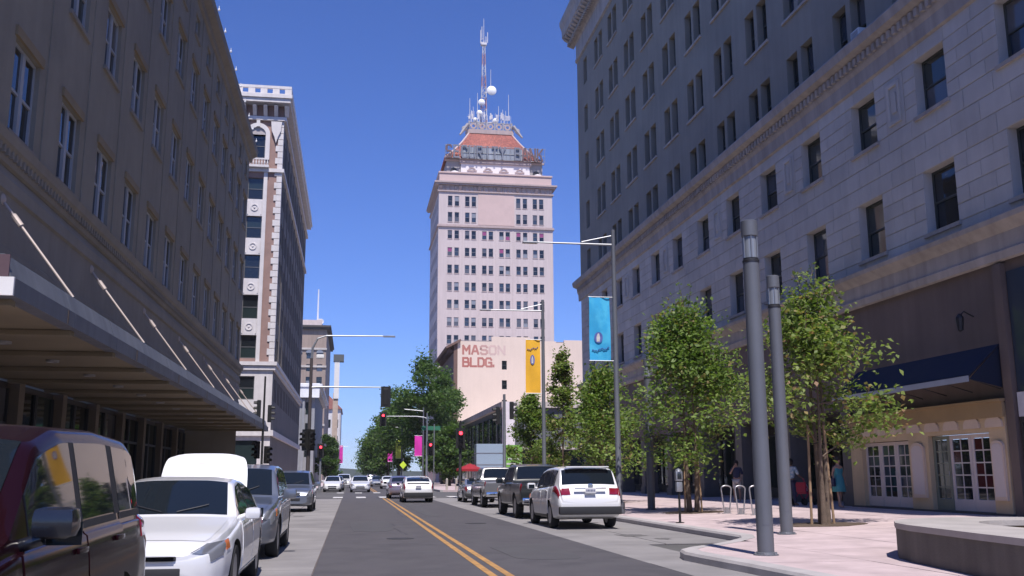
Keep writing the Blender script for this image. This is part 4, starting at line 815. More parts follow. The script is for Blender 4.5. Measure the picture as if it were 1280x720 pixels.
# ------------------------------------------------------------------ street furniture
def at_z(x): return zsw(x)
LG = "grey cylindrical light columns on the right pavement"
def light_column(x, y, h, label):
    t = thing("light_column", (x, y, zsw(x)), label, "light column", LG); r = 0.14
    q = MB(); q.lathe([(r, 0.012), (r, h-0.75)], n=24); q.build("shaft", grey_paint, t, smooth=40)
    q = MB(); q.lathe([(0.21, 0.0), (0.21, 0.016), (r+0.03, 0.02), (r+0.02, 0.05), (r+0.001, 0.055)], n=24); bp = q.build("base_plate", grey_paint, t, smooth=30)
    for k in range(6): q = MB(); a = k*math.pi/3; q.lathe([(0.016, 0.0), (0.016, 0.035), (0.001, 0.04)], (0.185*math.cos(a), 0.185*math.sin(a), 0.012), 6); link("anchor_bolt", q.mesh("anchor_bolt", galv), bp)
    q = MB(); an = np.linspace(-2.2, -1.4, 8); [q.face([((r+0.005)*math.cos(a0), (r+0.005)*math.sin(a0), 0.5), ((r+0.005)*math.cos(a1), (r+0.005)*math.sin(a1), 0.5), ((r+0.005)*math.cos(a1), (r+0.005)*math.sin(a1), 0.82), ((r+0.005)*math.cos(a0), (r+0.005)*math.sin(a0), 0.82)]) for a0, a1 in zip(an[:-1], an[1:])]; q.build("access_cover", grey_paint, t)
    q = MB(); q.lathe([(r+0.008, h-0.75), (r+0.008, h-0.71), (r*0.95, h-0.70), (r*0.95, h-0.67)], n=24); q.build("collar", dark_metal, t, smooth=40)
    q = MB(); q.lathe([(r*0.82, h-0.67), (r*0.82, h-0.28)], n=24); q.build("lens", mat("lamp_lens", (0.22, 0.24, 0.27), 0.12, 0, 0, coat=0.5), t, smooth=40)
    for k in range(6): q = MB(); a = k*math.pi/3+0.3; q.tube((r*0.93*math.cos(a), r*0.93*math.sin(a), h-0.67), (r*0.93*math.cos(a), r*0.93*math.sin(a), h-0.28), 0.011, n=6); q.build("cage_bar", galv, t)
    q = MB(); q.lathe([(r*0.95, h-0.28), (r+0.006, h-0.27), (r+0.006, h), (r*0.9, h+0.012), (0.001, h+0.02)], n=24); q.build("cap", grey_paint, t, smooth=40)
light_column(6.88, 15.83, 5.75, "nearest and tallest grey light column, standing on the kerb bulge")
light_column(9.6, 20.9, 5.85, "second grey light column, just right of the nearest one")
light_column(11.0, 35.4, 5.6, "grey light column half hidden by the street trees behind the parking meter")
def banner(t, x0, x1, z0, z1, y, cm, em, script):
    """a hung cloth with a little sway, with printed emblem and script"""
    n, k = 8, 18; V = []; f = lambda u, v: (x0+(x1-x0)*u, y+0.035*math.sin(v*5+u*3)+0.02*math.sin(u*9), z0+(z1-z0)*v)
    q = MB(); q.add([f(i/n, j/k) for j in range(k+1) for i in range(n+1)], [(j*(n+1)+i, j*(n+1)+i+1, (j+1)*(n+1)+i+1, (j+1)*(n+1)+i) for j in range(k) for i in range(n)])
    c = q.build("banner_cloth", cm, t, smooth=60)
    for zz in (z0, z1): q = MB(); q.tube((x0-0.03, y, zz), (x1+0.12, y, zz), 0.02, n=6); q.build("banner_bar", galv, t)
    def patch(nm, pts, m, off):
        b = MB(); P2 = [Vector(f(u, v))-Vector((0, off, 0)) for u, v in pts]; b.face(P2); link(nm, b.mesh(nm, m), c)
    if em:
        cu, cv, ru, rv = em; an = np.linspace(0, 2*math.pi, 21)[:-1]
        patch("emblem_disc", [(cu+ru*math.cos(a), cv+rv*math.sin(a)) for a in an], mat("emblem_blue", (0.10, 0.14, 0.42), 0.7), 0.03)
        patch("emblem_figure", [(cu-ru*0.45, cv-rv*0.75), (cu+ru*0.25, cv-rv*0.75), (cu+ru*0.35, cv), (cu+ru*0.1, cv+rv*0.75), (cu-ru*0.25, cv+rv*0.7), (cu-ru*0.5, cv+rv*0.1)], white_paint, 0.034)
    if script:
        su, sv, sw = script; b = MB(); pts = [Vector(f(su+sw*i/26, sv+0.010*math.sin(i*1.35)+0.012*math.sin(i*0.5+1)+0.05*i/26))-Vector((0, 0.032, 0)) for i in range(27)]
        b.path(pts, 0.014, 5); link("script_lettering", b.mesh("script_lettering", mat("script_navy", (0.03, 0.05, 0.25), 0.7)), c)
    return c
def street_lamp(x, y, h, arm, label, banner_spec):
    t = thing("street_lamp", (x, y, zsw(x) if x > 6 else 0.15), label, "street lamp", "tall street lamps with hung banners")
    q = MB(); q.lathe([(0.19, 0), (0.19, 0.35), (0.13, 0.42), (0.105, 0.5), (0.075, h), (0.03, h+0.02)], n=16); q.build("pole", grey_paint, t, smooth=40)
    q = MB(); q.tube((0.05, 0, h-0.55), (arm, 0, h-0.55), 0.04, 0.03, 8); q.tube((0, 0, h-0.2), (arm*0.42, 0, h-0.48), 0.022, n=6); q.build("arm", galv, t)
    q = MB(); q.box(min(arm, arm-0.55), max(arm, arm-0.55)+0.0, -0.1, 0.1, h-0.6, h-0.54, ch=0.02); q.build("lamp_head", galv, t)
    if banner_spec: banner(t, *banner_spec)
    return t
bl = mat("banner_blue", (0.03, 0.36, 0.66), 0.8, var=0.12, vs=2.5, col2=(0.06, 0.45, 0.72)); yl = mat("banner_yellow", (0.80, 0.43, 0.03), 0.8, var=0.1, vs=3); mg = mat("banner_magenta", (0.62, 0.03, 0.36), 0.8, var=0.1); ylg = mat("banner_lime", (0.50, 0.62, 0.10), 0.8, var=0.1)
street_lamp(9.2, 33.3, 10.1, -2.8, "grey street lamp with the blue banner, long arm over the road", (-0.95, -0.18, 5.3, 7.6, 0, bl, (0.42, 0.36, 0.19, 0.085), (0.12, 0.15, 0.8)))
street_lamp(9.2, 46.7, 9.9, -2.6, "grey street lamp with the yellow banner, before the cream wall", (-0.88, -0.14, 5.25, 7.9, 0, yl, (0.45, 0.62, 0.15, 0.09), (0.1, 0.8, 0.75)))
BG = "far lamp posts with coloured banners"
def far_banner_post(x, y, cm, z0, z1, side, label):
    t = thing("banner_post", (x, y, 0.15), label, "banner post", BG); q = MB(); q.tube((0, 0, 0), (0, 0, 9.0), 0.1, 0.07, 8); q.build("pole", grey_paint, t)
    q = MB(); q.tube((0, 0, 8.6), (-2.2 if x > 0 else 2.2, 0, 8.8), 0.04, n=6); q.build("arm", galv, t)
    banner(t, *((-0.95, -0.12) if side < 0 else (0.12, 0.95)), z0, z1, 0, cm, None, None)
far_banner_post(8.0, 112, mg, 3.5, 5.8, -1, "far post with large magenta banner left of the junction signals")
far_banner_post(7.6, 152, ylg, 3.9, 6.8, -1, "far post with lime yellow banner under the big trees")
far_banner_post(7.6, 185, mg, 3.9, 6.9, -1, "farther post with magenta banner under the trees")
far_banner_post(7.4, 215, ylg, 3.9, 6.9, -1, "farthest post with pale lime banner on the right")
far_banner_post(-3.2, 255, mg, 4.5, 9.0, 1, "magenta banner post on the far left side of the street")
# traffic signals
sig_blk = mat("signal_black", (0.012, 0.012, 0.012), 0.5, var=0.05); red_on = mat("red_lamp_lit", (1.0, 0.03, 0.05), 0.4, 0, 0, emit=6.0); lens_off = mat("lens_off", (0.03, 0.025, 0.02), 0.3, 0, 0)
def sig_head(t, x, y, z, rz, lit, plate=True):
    q = MB(); q.box(-0.17, 0.17, -0.11, 0.11, 0, 1.05, ch=0.03)
    if plate: q.box(-0.32, 0.32, 0.06, 0.075, -0.15, 1.2)
    o = q.build("signal_head", sig_blk, t, loc=(x, y, z), rz=rz)
    for k in range(3):
        b = MB(); zz = 0.19+k*0.335; b.lathe([(0.115, -0.125), (0.08, -0.14), (0.001, -0.145)], (0, 0, zz), 14, 'y'); link("lens", b.mesh("lens", red_on if (lit and k == 2) else lens_off), o)
        b = MB(); an = np.linspace(-0.3, math.pi+0.3, 10); 
        for a0, a1 in zip(an[:-1], an[1:]): b.face([(0.14*math.cos(a0), -0.11, zz+0.14*math.sin(a0)), (0.14*math.cos(a1), -0.11, zz+0.14*math.sin(a1)), (0.14*math.cos(a1), -0.32, zz+0.12*math.sin(a1)), (0.14*math.cos(a0), -0.32, zz+0.12*math.sin(a0))])
        link("visor", b.mesh("visor", sig_blk), o)
    return o
SGP = "traffic signals around the junction"
def signal(x, y, h, label, heads, arms=(), pm=grey_paint, r=0.1):
    t = thing("traffic_signal", (x, y, 0.13), label, "traffic signal", SGP); q = MB(); q.lathe([(r*1.9, 0), (r*1.9, 0.2), (r*1.15, 0.3), (r*0.8, h), (0.02, h+0.02)], n=12); q.build("post", pm, t, smooth=40)
    for (x1, z0, z1, rr) in arms: q = MB(); q.path([(0, 0, z0), (x1*0.08, 0, z0+(z1-z0)*0.6), (x1*0.25, 0, z1), (x1, 0, z1)], [rr*1.3, rr*1.2, rr, rr*0.6], 8); q.build("mast_arm", galv if pm is not sig_blk else pm, t)
    for hd in heads: sig_head(t, *hd)
    return t
t = signal(-2.75, 64.2, 8.9, "left signal mast with a long luminaire arm and a black signal seen from behind", [(4.85, -0.05, 5.9, math.pi, False)], [(4.75, 7.0, 7.05, 0.055)], mat("mast_brown", (0.06, 0.05, 0.05), 0.6), 0.12)
q = MB(); q.path([(0, 0, 8.8), (0.05, 0, 9.6), (0.35, 0, 10.2), (0.9, 0, 10.4), (5.3, 0, 10.45)], [0.09, 0.08, 0.06, 0.05, 0.04], 8); q.box(4.6, 5.4, -0.12, 0.12, 10.38, 10.46); q.build("luminaire_arm", galv, t)
q = MB(); q.box(0.3, 0.8, -0.12, 0.12, 8.9, 9.15, ch=0.05); q.build("camera_box", white_metal, t); sig_head(t, 0.15, -0.25, 3.1, 0.6, False); sig_head(t, -0.25, -0.15, 3.1, -0.8, False)
signal(7.15, 95, 7.3, "far right signal mast with red lamps, arm reaching left over the road", [(-4.25, -0.1, 6.2, 0, True), (0.35, -0.15, 3.4, 0, True)], [(-4.3, 6.8, 7.0, 0.05)])
signal(-2.95, 96, 4.9, "far left signal post showing a red lamp beside the pavement trees", [(0.0, -0.2, 3.2, 0, True)])
signal(7.25, 66.2, 5.0, "near right black signal post showing a red lamp, left of the low shop", [(0.0, -0.22, 3.3, 0, True)], pm=sig_blk)
signal(9.1, 58.6, 6.2, "grey signal post with two side heads in front of the low shop", [(0.45, 0, 4.7, math.pi/2, False, False), (-0.4, 0, 4.4, -math.pi/2, False, False)])
signal(-5.4, 61.5, 7.4, "black signal post with side heads against the canopy end, left", [(0.35, 0, 4.6, math.pi/2, False, False), (-0.3, 0, 4.9, -math.pi/2, False, False), (0.3, -0.1, 2.1, 0.9, False, False), (-0.3, 0, 2.4, -0.9, False, False)], pm=sig_blk, r=0.07)
t = thing("street_name_sign", (7.9, 95.6, 0.13), "small green street name sign on a thin post near the far signals", "sign"); q = MB(); q.tube((0, 0, 0), (0, 0, 6.3), 0.05, n=8); q.build("post", galv, t); q = MB(); q.box(-1.2, 0.6, -0.03, 0.03, 5.7, 6.1); q.build("sign_plate", mat("sign_green", (0.03, 0.16, 0.09), 0.5), t)
t = thing("crossing_sign", (6.6, 128, 0.13), "yellow green diamond crossing sign on the far right kerb", "sign"); q = MB(); q.tube((0, 0, 0), (0, 0, 3.6), 0.04, n=8); q.build("post", galv, t); q = MB(); q.prism([(0, 2.2), (0.45, 2.7), (0, 3.2), (-0.45, 2.7)], lambda a, z, d: (a, d, z), -0.06, -0.04); q.build("diamond_plate", mat("sign_lime", (0.55, 0.75, 0.05), 0.6), t)
t = thing("kerb_sign", (13.2, 80, 0.13), "green and white striped notice board under the trees, behind the dark pickup", "sign"); q = MB(); q.box(-0.7, 0.7, -0.04, 0.04, 2.0, 3.8); q.build("board", mat("board_green", (0.20, 0.45, 0.08), 0.6), t); 
for k in range(4): q = MB(); q.box(-0.6+0.1*k, 0.62-0.08*k, -0.06, -0.042, 2.2+k*0.4, 2.34+k*0.4); q.build("white_stripe", white_paint, t)
q = MB(); q.tube((-0.6, 0, 0), (-0.6, 0, 2.0), 0.04, n=8); q.tube((0.6, 0, 0), (0.6, 0, 2.0), 0.04, n=8); q.build("posts", galv, t)
# parking meter, bike racks, planter, red parasol cafe
t = thing("parking_meter", (9.08, 26.6, zsw(9.1)), "double headed parking meter on a black post by the kerb", "parking meter"); q = MB(); q.lathe([(0.12, 0), (0.12, 0.02), (0.035, 0.03), (0.03, 0.95)], n=12); q.build("post", sig_blk, t)
q = MB(); q.box(-0.09, 0.09, -0.07, 0.07, 0.85, 1.12, ch=0.03); q.box(-0.1, 0.1, -0.075, 0.075, 1.14, 1.42, ch=0.03); q.lathe([(0.1, 0), (0.08, 0.06), (0.001, 0.1)], (0, 0, 1.4), 12); mo_ = q.build("meter_head", galv, t, smooth=40); q = MB(); q.box(-0.06, 0.06, -0.082, -0.076, 1.2, 1.36); link("display", q.mesh("display", black_glass), mo_)
for k, (x, y, lb) in enumerate(((12.1, 30.75, "leftmost of three metal bike racks"), (12.25, 29.95, "middle of three metal bike racks"), (12.42, 29.2, "rightmost of three metal bike racks, half behind the light column"))):
    t = thing("bike_rack", (x, y, zsw(x)), lb, "bike rack", "tapered metal bike racks"); q = MB(); pts = [(-0.09, 0, 0), (-0.13, 0, 0.4), (-0.17, 0, 0.78)]+[(-0.17+0.34*(0.5-0.5*math.cos(a)), 0, 0.80+0.09*math.sin(a)) for a in np.linspace(0.25, math.pi-0.25, 8)]+[(0.17, 0, 0.78), (0.13, 0, 0.4), (0.09, 0, 0)]
    q.path(pts, 0.024, 8); q.build("hoop", mat("brushed_steel", (0.42, 0.42, 0.44), 0.35, 0.7, var=0.05), t, smooth=60); q = MB(); q.box(-0.15, 0.15, -0.07, 0.07, 0, 0.015); q.box(-0.06, 0.06, -0.02, 0.02, 0.015, 0.2, ch=0.01); q.build("base_plate", mat("brushed_steel", (0.42, 0.42, 0.44), 0.35, 0.7, var=0.05), t)
PL = thing("concrete_planter", (10.2, 12.5, 0.15), "low curved dark concrete planter wall at the lower right corner", "planter", world=True)
outl = [(7.85, 9.0), (7.95, 10.5), (8.1, 11.8), (8.28, 13.0), (8.42, 14.0), (8.62, 14.7), (8.95, 15.3), (9.4, 15.8), (10.0, 16.15), (10.7, 16.3), (11.5, 16.2), (12.3, 15.8), (13.0, 15.0), (13.4, 13.8), (13.5, 12.0), (13.3, 10.0), (13.2, 9.0)]
conc = mat("planter_concrete", (0.13, 0.118, 0.108), 0.9, var=0.22, vs=2, streak=0.3, bump=0.3, bs=30); cap_m = mat("planter_cap", (0.38, 0.35, 0.33), 0.85, var=0.18, vs=3, bump=0.25, bs=40)
def ringwall(name, o1, o2, z0, z1, m):
    q = MB(); a = offs(outl, o1); b_ = offs(outl, o2)
    for i in range(len(a)-1):
        A0, A1, B0, B1 = a[i], a[i+1], b_[i], b_[i+1]
        q.face([(*A0, z0), (*A1, z0), (*A1, z1), (*A0, z1)]); q.face([(*B0, z0), (*B1, z0), (*B1, z1), (*B0, z1)]); q.face([(*A0, z1), (*A1, z1), (*B1, z1), (*B0, z1)]); q.face([(*A0, z0), (*A1, z0), (*B1, z0), (*B0, z0)])
    for i in (0, len(a)-1): q.face([(*a[i], z0), (*b_[i], z0), (*b_[i], z1), (*a[i], z1)])
    q.build(name, m, PL)
ringwall("wall", 0.0, 0.42, 0.1, 0.62, conc); ringwall("coping", -0.02, 1.25, 0.621, 0.71, cap_m)
q = MB(); q.prism(offs(outl, 0.43), lambda a, b_, d: (a, b_, d), 0.1, 0.60); q.build("soil", soil, PL)
for k, (x, y, lb) in enumerate(((11.6, 97, "red parasol over the cafe tables beyond the junction"), (13.0, 104, "red parasol farther right of the cafe tables"))):
    t = thing("red_parasol", (x, y, 0.15), lb, "parasol", "red cafe parasols"); q = MB(); q.tube((0, 0, 0), (0, 0, 2.3), 0.03, n=8); q.build("pole", galv, t)
    q = MB(); n = 8; V = [(0, 0, 2.5)]+[(1.35*math.cos(2*math.pi*i/n), 1.35*math.sin(2*math.pi*i/n), 1.95) for i in range(n)]+[(1.35*math.cos(2*math.pi*i/n), 1.35*math.sin(2*math.pi*i/n), 1.75) for i in range(n)]
    q.add(V, [(0, 1+i, 1+(i+1)%n) for i in range(n)]+[(1+i, 9+i, 9+(i+1)%n, 1+(i+1)%n) for i in range(n)]); q.build("canopy", mat("red_canvas", (0.30, 0.012, 0.02), 0.8), t)
for k, (x, y) in enumerate(((10.6, 96), (12.6, 96.5), (14.4, 99))):
    t = thing("cafe_table", (x, y, 0.15), ("small cafe table at the left under the red parasol", "small cafe table in the middle under the red parasols", "small cafe table at the right under the red parasols")[k], "table", "small cafe tables"); q = MB(); q.lathe([(0.4, 0.72), (0.4, 0.75)], n=16); q.build("top", mat("cafe_wood", (0.40, 0.24, 0.12), 0.6), t); q = MB(); q.lathe([(0.25, 0), (0.04, 0.04), (0.04, 0.72)], n=10); q.build("pedestal", dark_metal, t)
for k in range(4):
    t = thing("cafe_bollard", (8.9+k*0.9, 92.6, 0.15), "pale bollard %s by the cafe corner" % ("at the far left", "second from left", "third from left", "at the far right")[k], "bollard", "pale bollards by the cafe"); q = MB(); q.lathe([(0.11, 0), (0.11, 0.95), (0.07, 1.05), (0.001, 1.08)], n=12); q.build("post", mat("bollard_pale", (0.45, 0.4, 0.34), 0.7), t)
q = thing("glass_kiosk", (14.5, 104, 0.15), "small pale blue glass kiosk beside the low shop", "kiosk"); b = MB(); b.box(-1.5, 1.5, -1, 1, 0, 4.6, ch=0.03); b.build("body", mat("kiosk_glass", (0.30, 0.38, 0.46), 0.15, 0, 0), q)
for z in (1.2, 2.4, 3.6): b = MB(); b.box(-1.53, 1.53, -1.03, 1.03, z, z+0.08); b.build("rail", galv, q)
# ------------------------------------------------------------------ vehicles: lofted bodies with doors, glass, lamps and wheels as parts
def paint(name, col, metal=0.0, rough=0.32): return mat("paint_"+name, col, rough, metal, 0, coat=1.0)
car_glass = mat("car_glass", (0.010, 0.014, 0.019), 0.03, 0, 0, spec=0.38)
rubber = mat("tyre_rubber", (0.018, 0.018, 0.019), 0.85, var=0.2); alloy = mat("alloy_rim", (0.38, 0.38, 0.40), 0.35, 0.7, var=0.1); blackp = mat("black_plastic", (0.022, 0.022, 0.025), 0.6, var=0.1)
lamp_clear = mat("headlamp_clear", (0.30, 0.31, 0.34), 0.15, 0.4, 0, coat=1.0); lamp_red = mat("tail_lamp_red", (0.20, 0.006, 0.018), 0.12, 0, 0, coat=1.0); lamp_amber = mat("lamp_amber", (0.6, 0.16, 0.05), 0.15, 0, 0, coat=1.0)
plate_w = mat("plate_white", (0.6, 0.6, 0.62), 0.5, var=0.05); chrome = mat("chrome", (0.6, 0.6, 0.62), 0.12, 1.0, 0); well = mat("wheel_well", (0.01, 0.01, 0.01), 0.9, var=0)
def curve(pts):
    xs = [p[0] for p in pts]; ys = [p[1] for p in pts]
    def f(s):
        s = np.asarray(s, float); k = np.array([-0.05, -0.025, 0, 0.025, 0.05]); w = np.array([1, 2, 3, 2, 1])/9
        return np.tensordot(w, np.array([np.interp(s+d, xs, ys) for d in k]), 1)
    return f
class Body:
    def __init__(b, sp):
        b.sp = sp; b.L = sp['L']; b.W = sp['W']; b.top = curve(sp['top']); b.sh = curve(sp['sh']); b.bot = curve(sp['bot']); b.plan = curve(sp['plan']); b.H = sp['H']; b.rw = sp.get('rw', 0.74); b.cache = {}
    def sec(b, s):
        """control points of the half section at distance s from the nose"""
        key = round(float(s), 4)
        if key in b.cache: return b.cache[key]
        hw = b.W/2*float(b.plan(s)); zt = float(b.top(s)); zb = float(b.bot(s)); zs = min(float(b.sh(s)), zt-0.02); h = zs-zb
        f = max(0.0, min(1.0, (zt-zs)/(b.H-zs+1e-6))); rw = b.W/2*b.rw*min(1.0, float(b.plan(s))+0.02)
        lx = lambda a, t: a*(1-t)+rw*t
        z8 = zs+(zt-zs)*0.84; f8 = f*0.84
        b.cache[key] = [(0, zb), (hw*0.78, zb), (hw*0.95, zb+min(0.05, h*0.2)), (hw*0.985, zb+h*0.25), (hw, zb+h*0.52), (hw*0.992, zb+h*0.78), (hw*0.965, zs-0.012),
                (lx(hw*0.935, f*0.04), zs+(zt-zs)*0.05), (lx(hw*0.93, f8), z8), (lx(hw*0.86, f)*0.955, zt-0.015-0.02*f), (lx(hw*0.86, f)*0.55, zt-0.004), (0, zt)]
        return b.cache[key]
    def S(b, s, v, side):
        c = b.sec(s); i = min(int(v), 10); t = v-i; p0 = c[max(i-1, 0)]; p1 = c[i]; p2 = c[i+1]; p3 = c[min(i+2, 11)]
        def cr(k):
            a = 0.5*(2*p1[k]+(p2[k]-p0[k])*t+(2*p0[k]-5*p1[k]+4*p2[k]-p3[k])*t*t+(-p0[k]+3*p1[k]-3*p2[k]+p3[k])*t**3); l = p1[k]*(1-t)+p2[k]*t; return 0.5*a+0.5*l
        return Vector((side*max(cr(0), 0), b.L/2-s, cr(1)))
    def N(b, s, v, side):
        e = 0.02; du = b.S(min(s+e, b.L), v, side)-b.S(max(s-e, 0), v, side); dv = b.S(s, min(v+e, 11), side)-b.S(s, max(v-e, 0), side)
        n = du.cross(dv); n = n.normalized() if n.length > 1e-9 else Vector((side, 0, 0))
        ref = b.S(s, v, side)-Vector((0, b.L/2-s, 0.5*b.H)); return n if n.dot(ref) > 0 else -n
    def mesh(b, m, cutters):
        ss = list(np.linspace(0, 0.5, 12))+list(np.linspace(0.5, b.L-0.5, int(b.L/0.075)))[1:]+list(np.linspace(b.L-0.5, b.L, 12))[1:]
        vs = [i/3 for i in range(34)]; mb = MB(); n = len(vs)*2-2
        ring = []
        for s in ss:
            r = [b.S(s, v, 1) for v in vs]; l = [b.S(s, v, -1) for v in vs[1:-1]][::-1]; ring.append(r+l)
        V = [p for r in ring for p in r]; F = []
        for i in range(len(ss)-1):
            for j in range(n): F.append((i*n+j, i*n+(j+1)%n, (i+1)*n+(j+1)%n, (i+1)*n+j))
        for i0 in (0, (len(ss)-1)*n):
            c = sum((V[i0+j] for j in range(n)), Vector())/n; V.append(c)
            for j in range(n): F.append((i0+j, i0+(j+1)%n, len(V)-1))
        mb.add(V, F); me = mb.mesh("body", [m, well])
        if not cutters: me.shade_smooth(); me.set_sharp_from_angle(angle=R(38)); return me
        o = bpy.data.objects.new("tmp", me); COL.objects.link(o); tmp = []
        for cm in cutters:
            c = bpy.data.objects.new("tmpc", cm); COL.objects.link(c); tmp.append(c)
            md = o.modifiers.new("b", 'BOOLEAN'); md.operation = 'DIFFERENCE'; md.object = c; md.solver = 'EXACT'; md.material_mode = 'TRANSFER'
        dg = bpy.context.evaluated_depsgraph_get(); r = bpy.data.meshes.new_from_object(o.evaluated_get(dg)); r.name = "body"
        for t in [o]+tmp: bpy.data.objects.remove(t)
        r.shade_smooth(); r.set_sharp_from_angle(angle=R(38)); return r
    def patch(b, name, s0, s1, v0, v1, side, m, par, off=0.006, ns=10, nv=6, edge=None):
        """a plate lying on the skin; edge(t) may bend its ends: returns (s0, s1) at height t in 0..1"""
        mb = MB(); G = []
        for j in range(nv+1):
            t = j/nv; v = v0+(v1-v0)*t; a, c = edge(t) if edge else (s0, s1); row = []
            for i in range(ns+1): s = a+(c-a)*i/ns; p = b.S(s, v, side); nn = b.N(s, v, side); row.append((p+nn*off, p-nn*0.012))
            G.append(row)
        idx = lambda j, i, k: (j*(ns+1)+i)*2+k
        V = [q for row in G for pr in row for q in pr]; F = []
        for j in range(nv):
            for i in range(ns): F.append((idx(j, i, 0), idx(j, i+1, 0), idx(j+1, i+1, 0), idx(j+1, i, 0)))
        for i in range(ns): F += [(idx(0, i, 0), idx(0, i+1, 0), idx(0, i+1, 1), idx(0, i, 1)), (idx(nv, i, 0), idx(nv, i+1, 0), idx(nv, i+1, 1), idx(nv, i, 1))]
        for j in range(nv): F += [(idx(j, 0, 0), idx(j+1, 0, 0), idx(j+1, 0, 1), idx(j, 0, 1)), (idx(j, ns, 0), idx(j+1, ns, 0), idx(j+1, ns, 1), idx(j, ns, 1))]
        mb.add(V, F); return link(name, mb.mesh(name, m, 45), par)
    def across(b, name, s0, s1, vmin, m, par, off=0.006, ns=10, nx=12, crop=0.0):
        """glass lying across the car between the pillars"""
        mb = MB(); V = []; F = []
        for i in range(ns+1):
            s = s0+(s1-s0)*i/ns
            for j in range(nx+1):
                q = -1+2*j/nx; sd = 1 if q >= 0 else -1; v = 11-(11-vmin)*abs(q); p = b.S(s, v, sd); V.append(p+b.N(s, v, sd)*off)
        for i in range(ns):
            for j in range(nx): F.append((i*(nx+1)+j, i*(nx+1)+j+1, (i+1)*(nx+1)+j+1, (i+1)*(nx+1)+j))
        mb.add(V, F); return link(name, mb.mesh(name, m, 60), par)
WHL = {}
def wheel_meshes(r, w):
    k = (r, w)
    if k in WHL: return WHL[k]
    t = MB(); t.lathe([(r*0.66, -w/2+0.01), (r*0.93, -w/2), (r*0.985, -w*0.36), (r, -w*0.2), (r, w*0.2), (r*0.985, w*0.36), (r*0.93, w/2), (r*0.66, w/2-0.01), (r*0.66, -w/2+0.01)], n=32, axis='x')
    q = MB(); q.lathe([(r*0.655, w/2-0.012), (r*0.62, w/2-0.02), (r*0.6, w*0.1), (0.001, w*0.1)], n=32, axis='x')
    q.lathe([(r*0.655, -w/2+0.012), (r*0.6, -w*0.1), (0.001, -w*0.1)], n=32, axis='x'); q.lathe([(r*0.14, w*0.1), (r*0.14, w*0.42), (0.001, w*0.44)], n=14, axis='x')
    for i in range(5):
        a = 2*math.pi*i/5; u = Vector((0, math.cos(a), math.sin(a))); p = Vector((0, -math.sin(a), math.cos(a)))
        f = lambda aa, bb, d: Vector((d, 0, 0))+u*aa+p*bb
        q.prism([(r*0.1, -r*0.1), (r*0.63, -r*0.13), (r*0.63, r*0.13), (r*0.1, r*0.1)], f, w*0.15, w*0.38)
    WHL[k] = (t.mesh("wheel", rubber, 40), q.mesh("rim", alloy, 40)); return WHL[k]
def add_wheels(th, sp):
    r, w = sp['wr'], sp.get('ww', 0.23); t, q = wheel_meshes(r, w); tr = sp['W']/2-w/2-0.02
    for s in sp['axles']:
        for sd in (1, -1):
            o = link("wheel", t, th, (sd*tr, sp['L']/2-s, r), 0 if sd > 0 else math.pi); link("rim", q, o)
def vbox(name, m, par, x0, x1, y0, y1, z0, z1, ch=0.015): q = MB(); q.box(x0, x1, y0, y1, z0, z1, ch=ch); return link(name, q.mesh(name, m, 40), par)
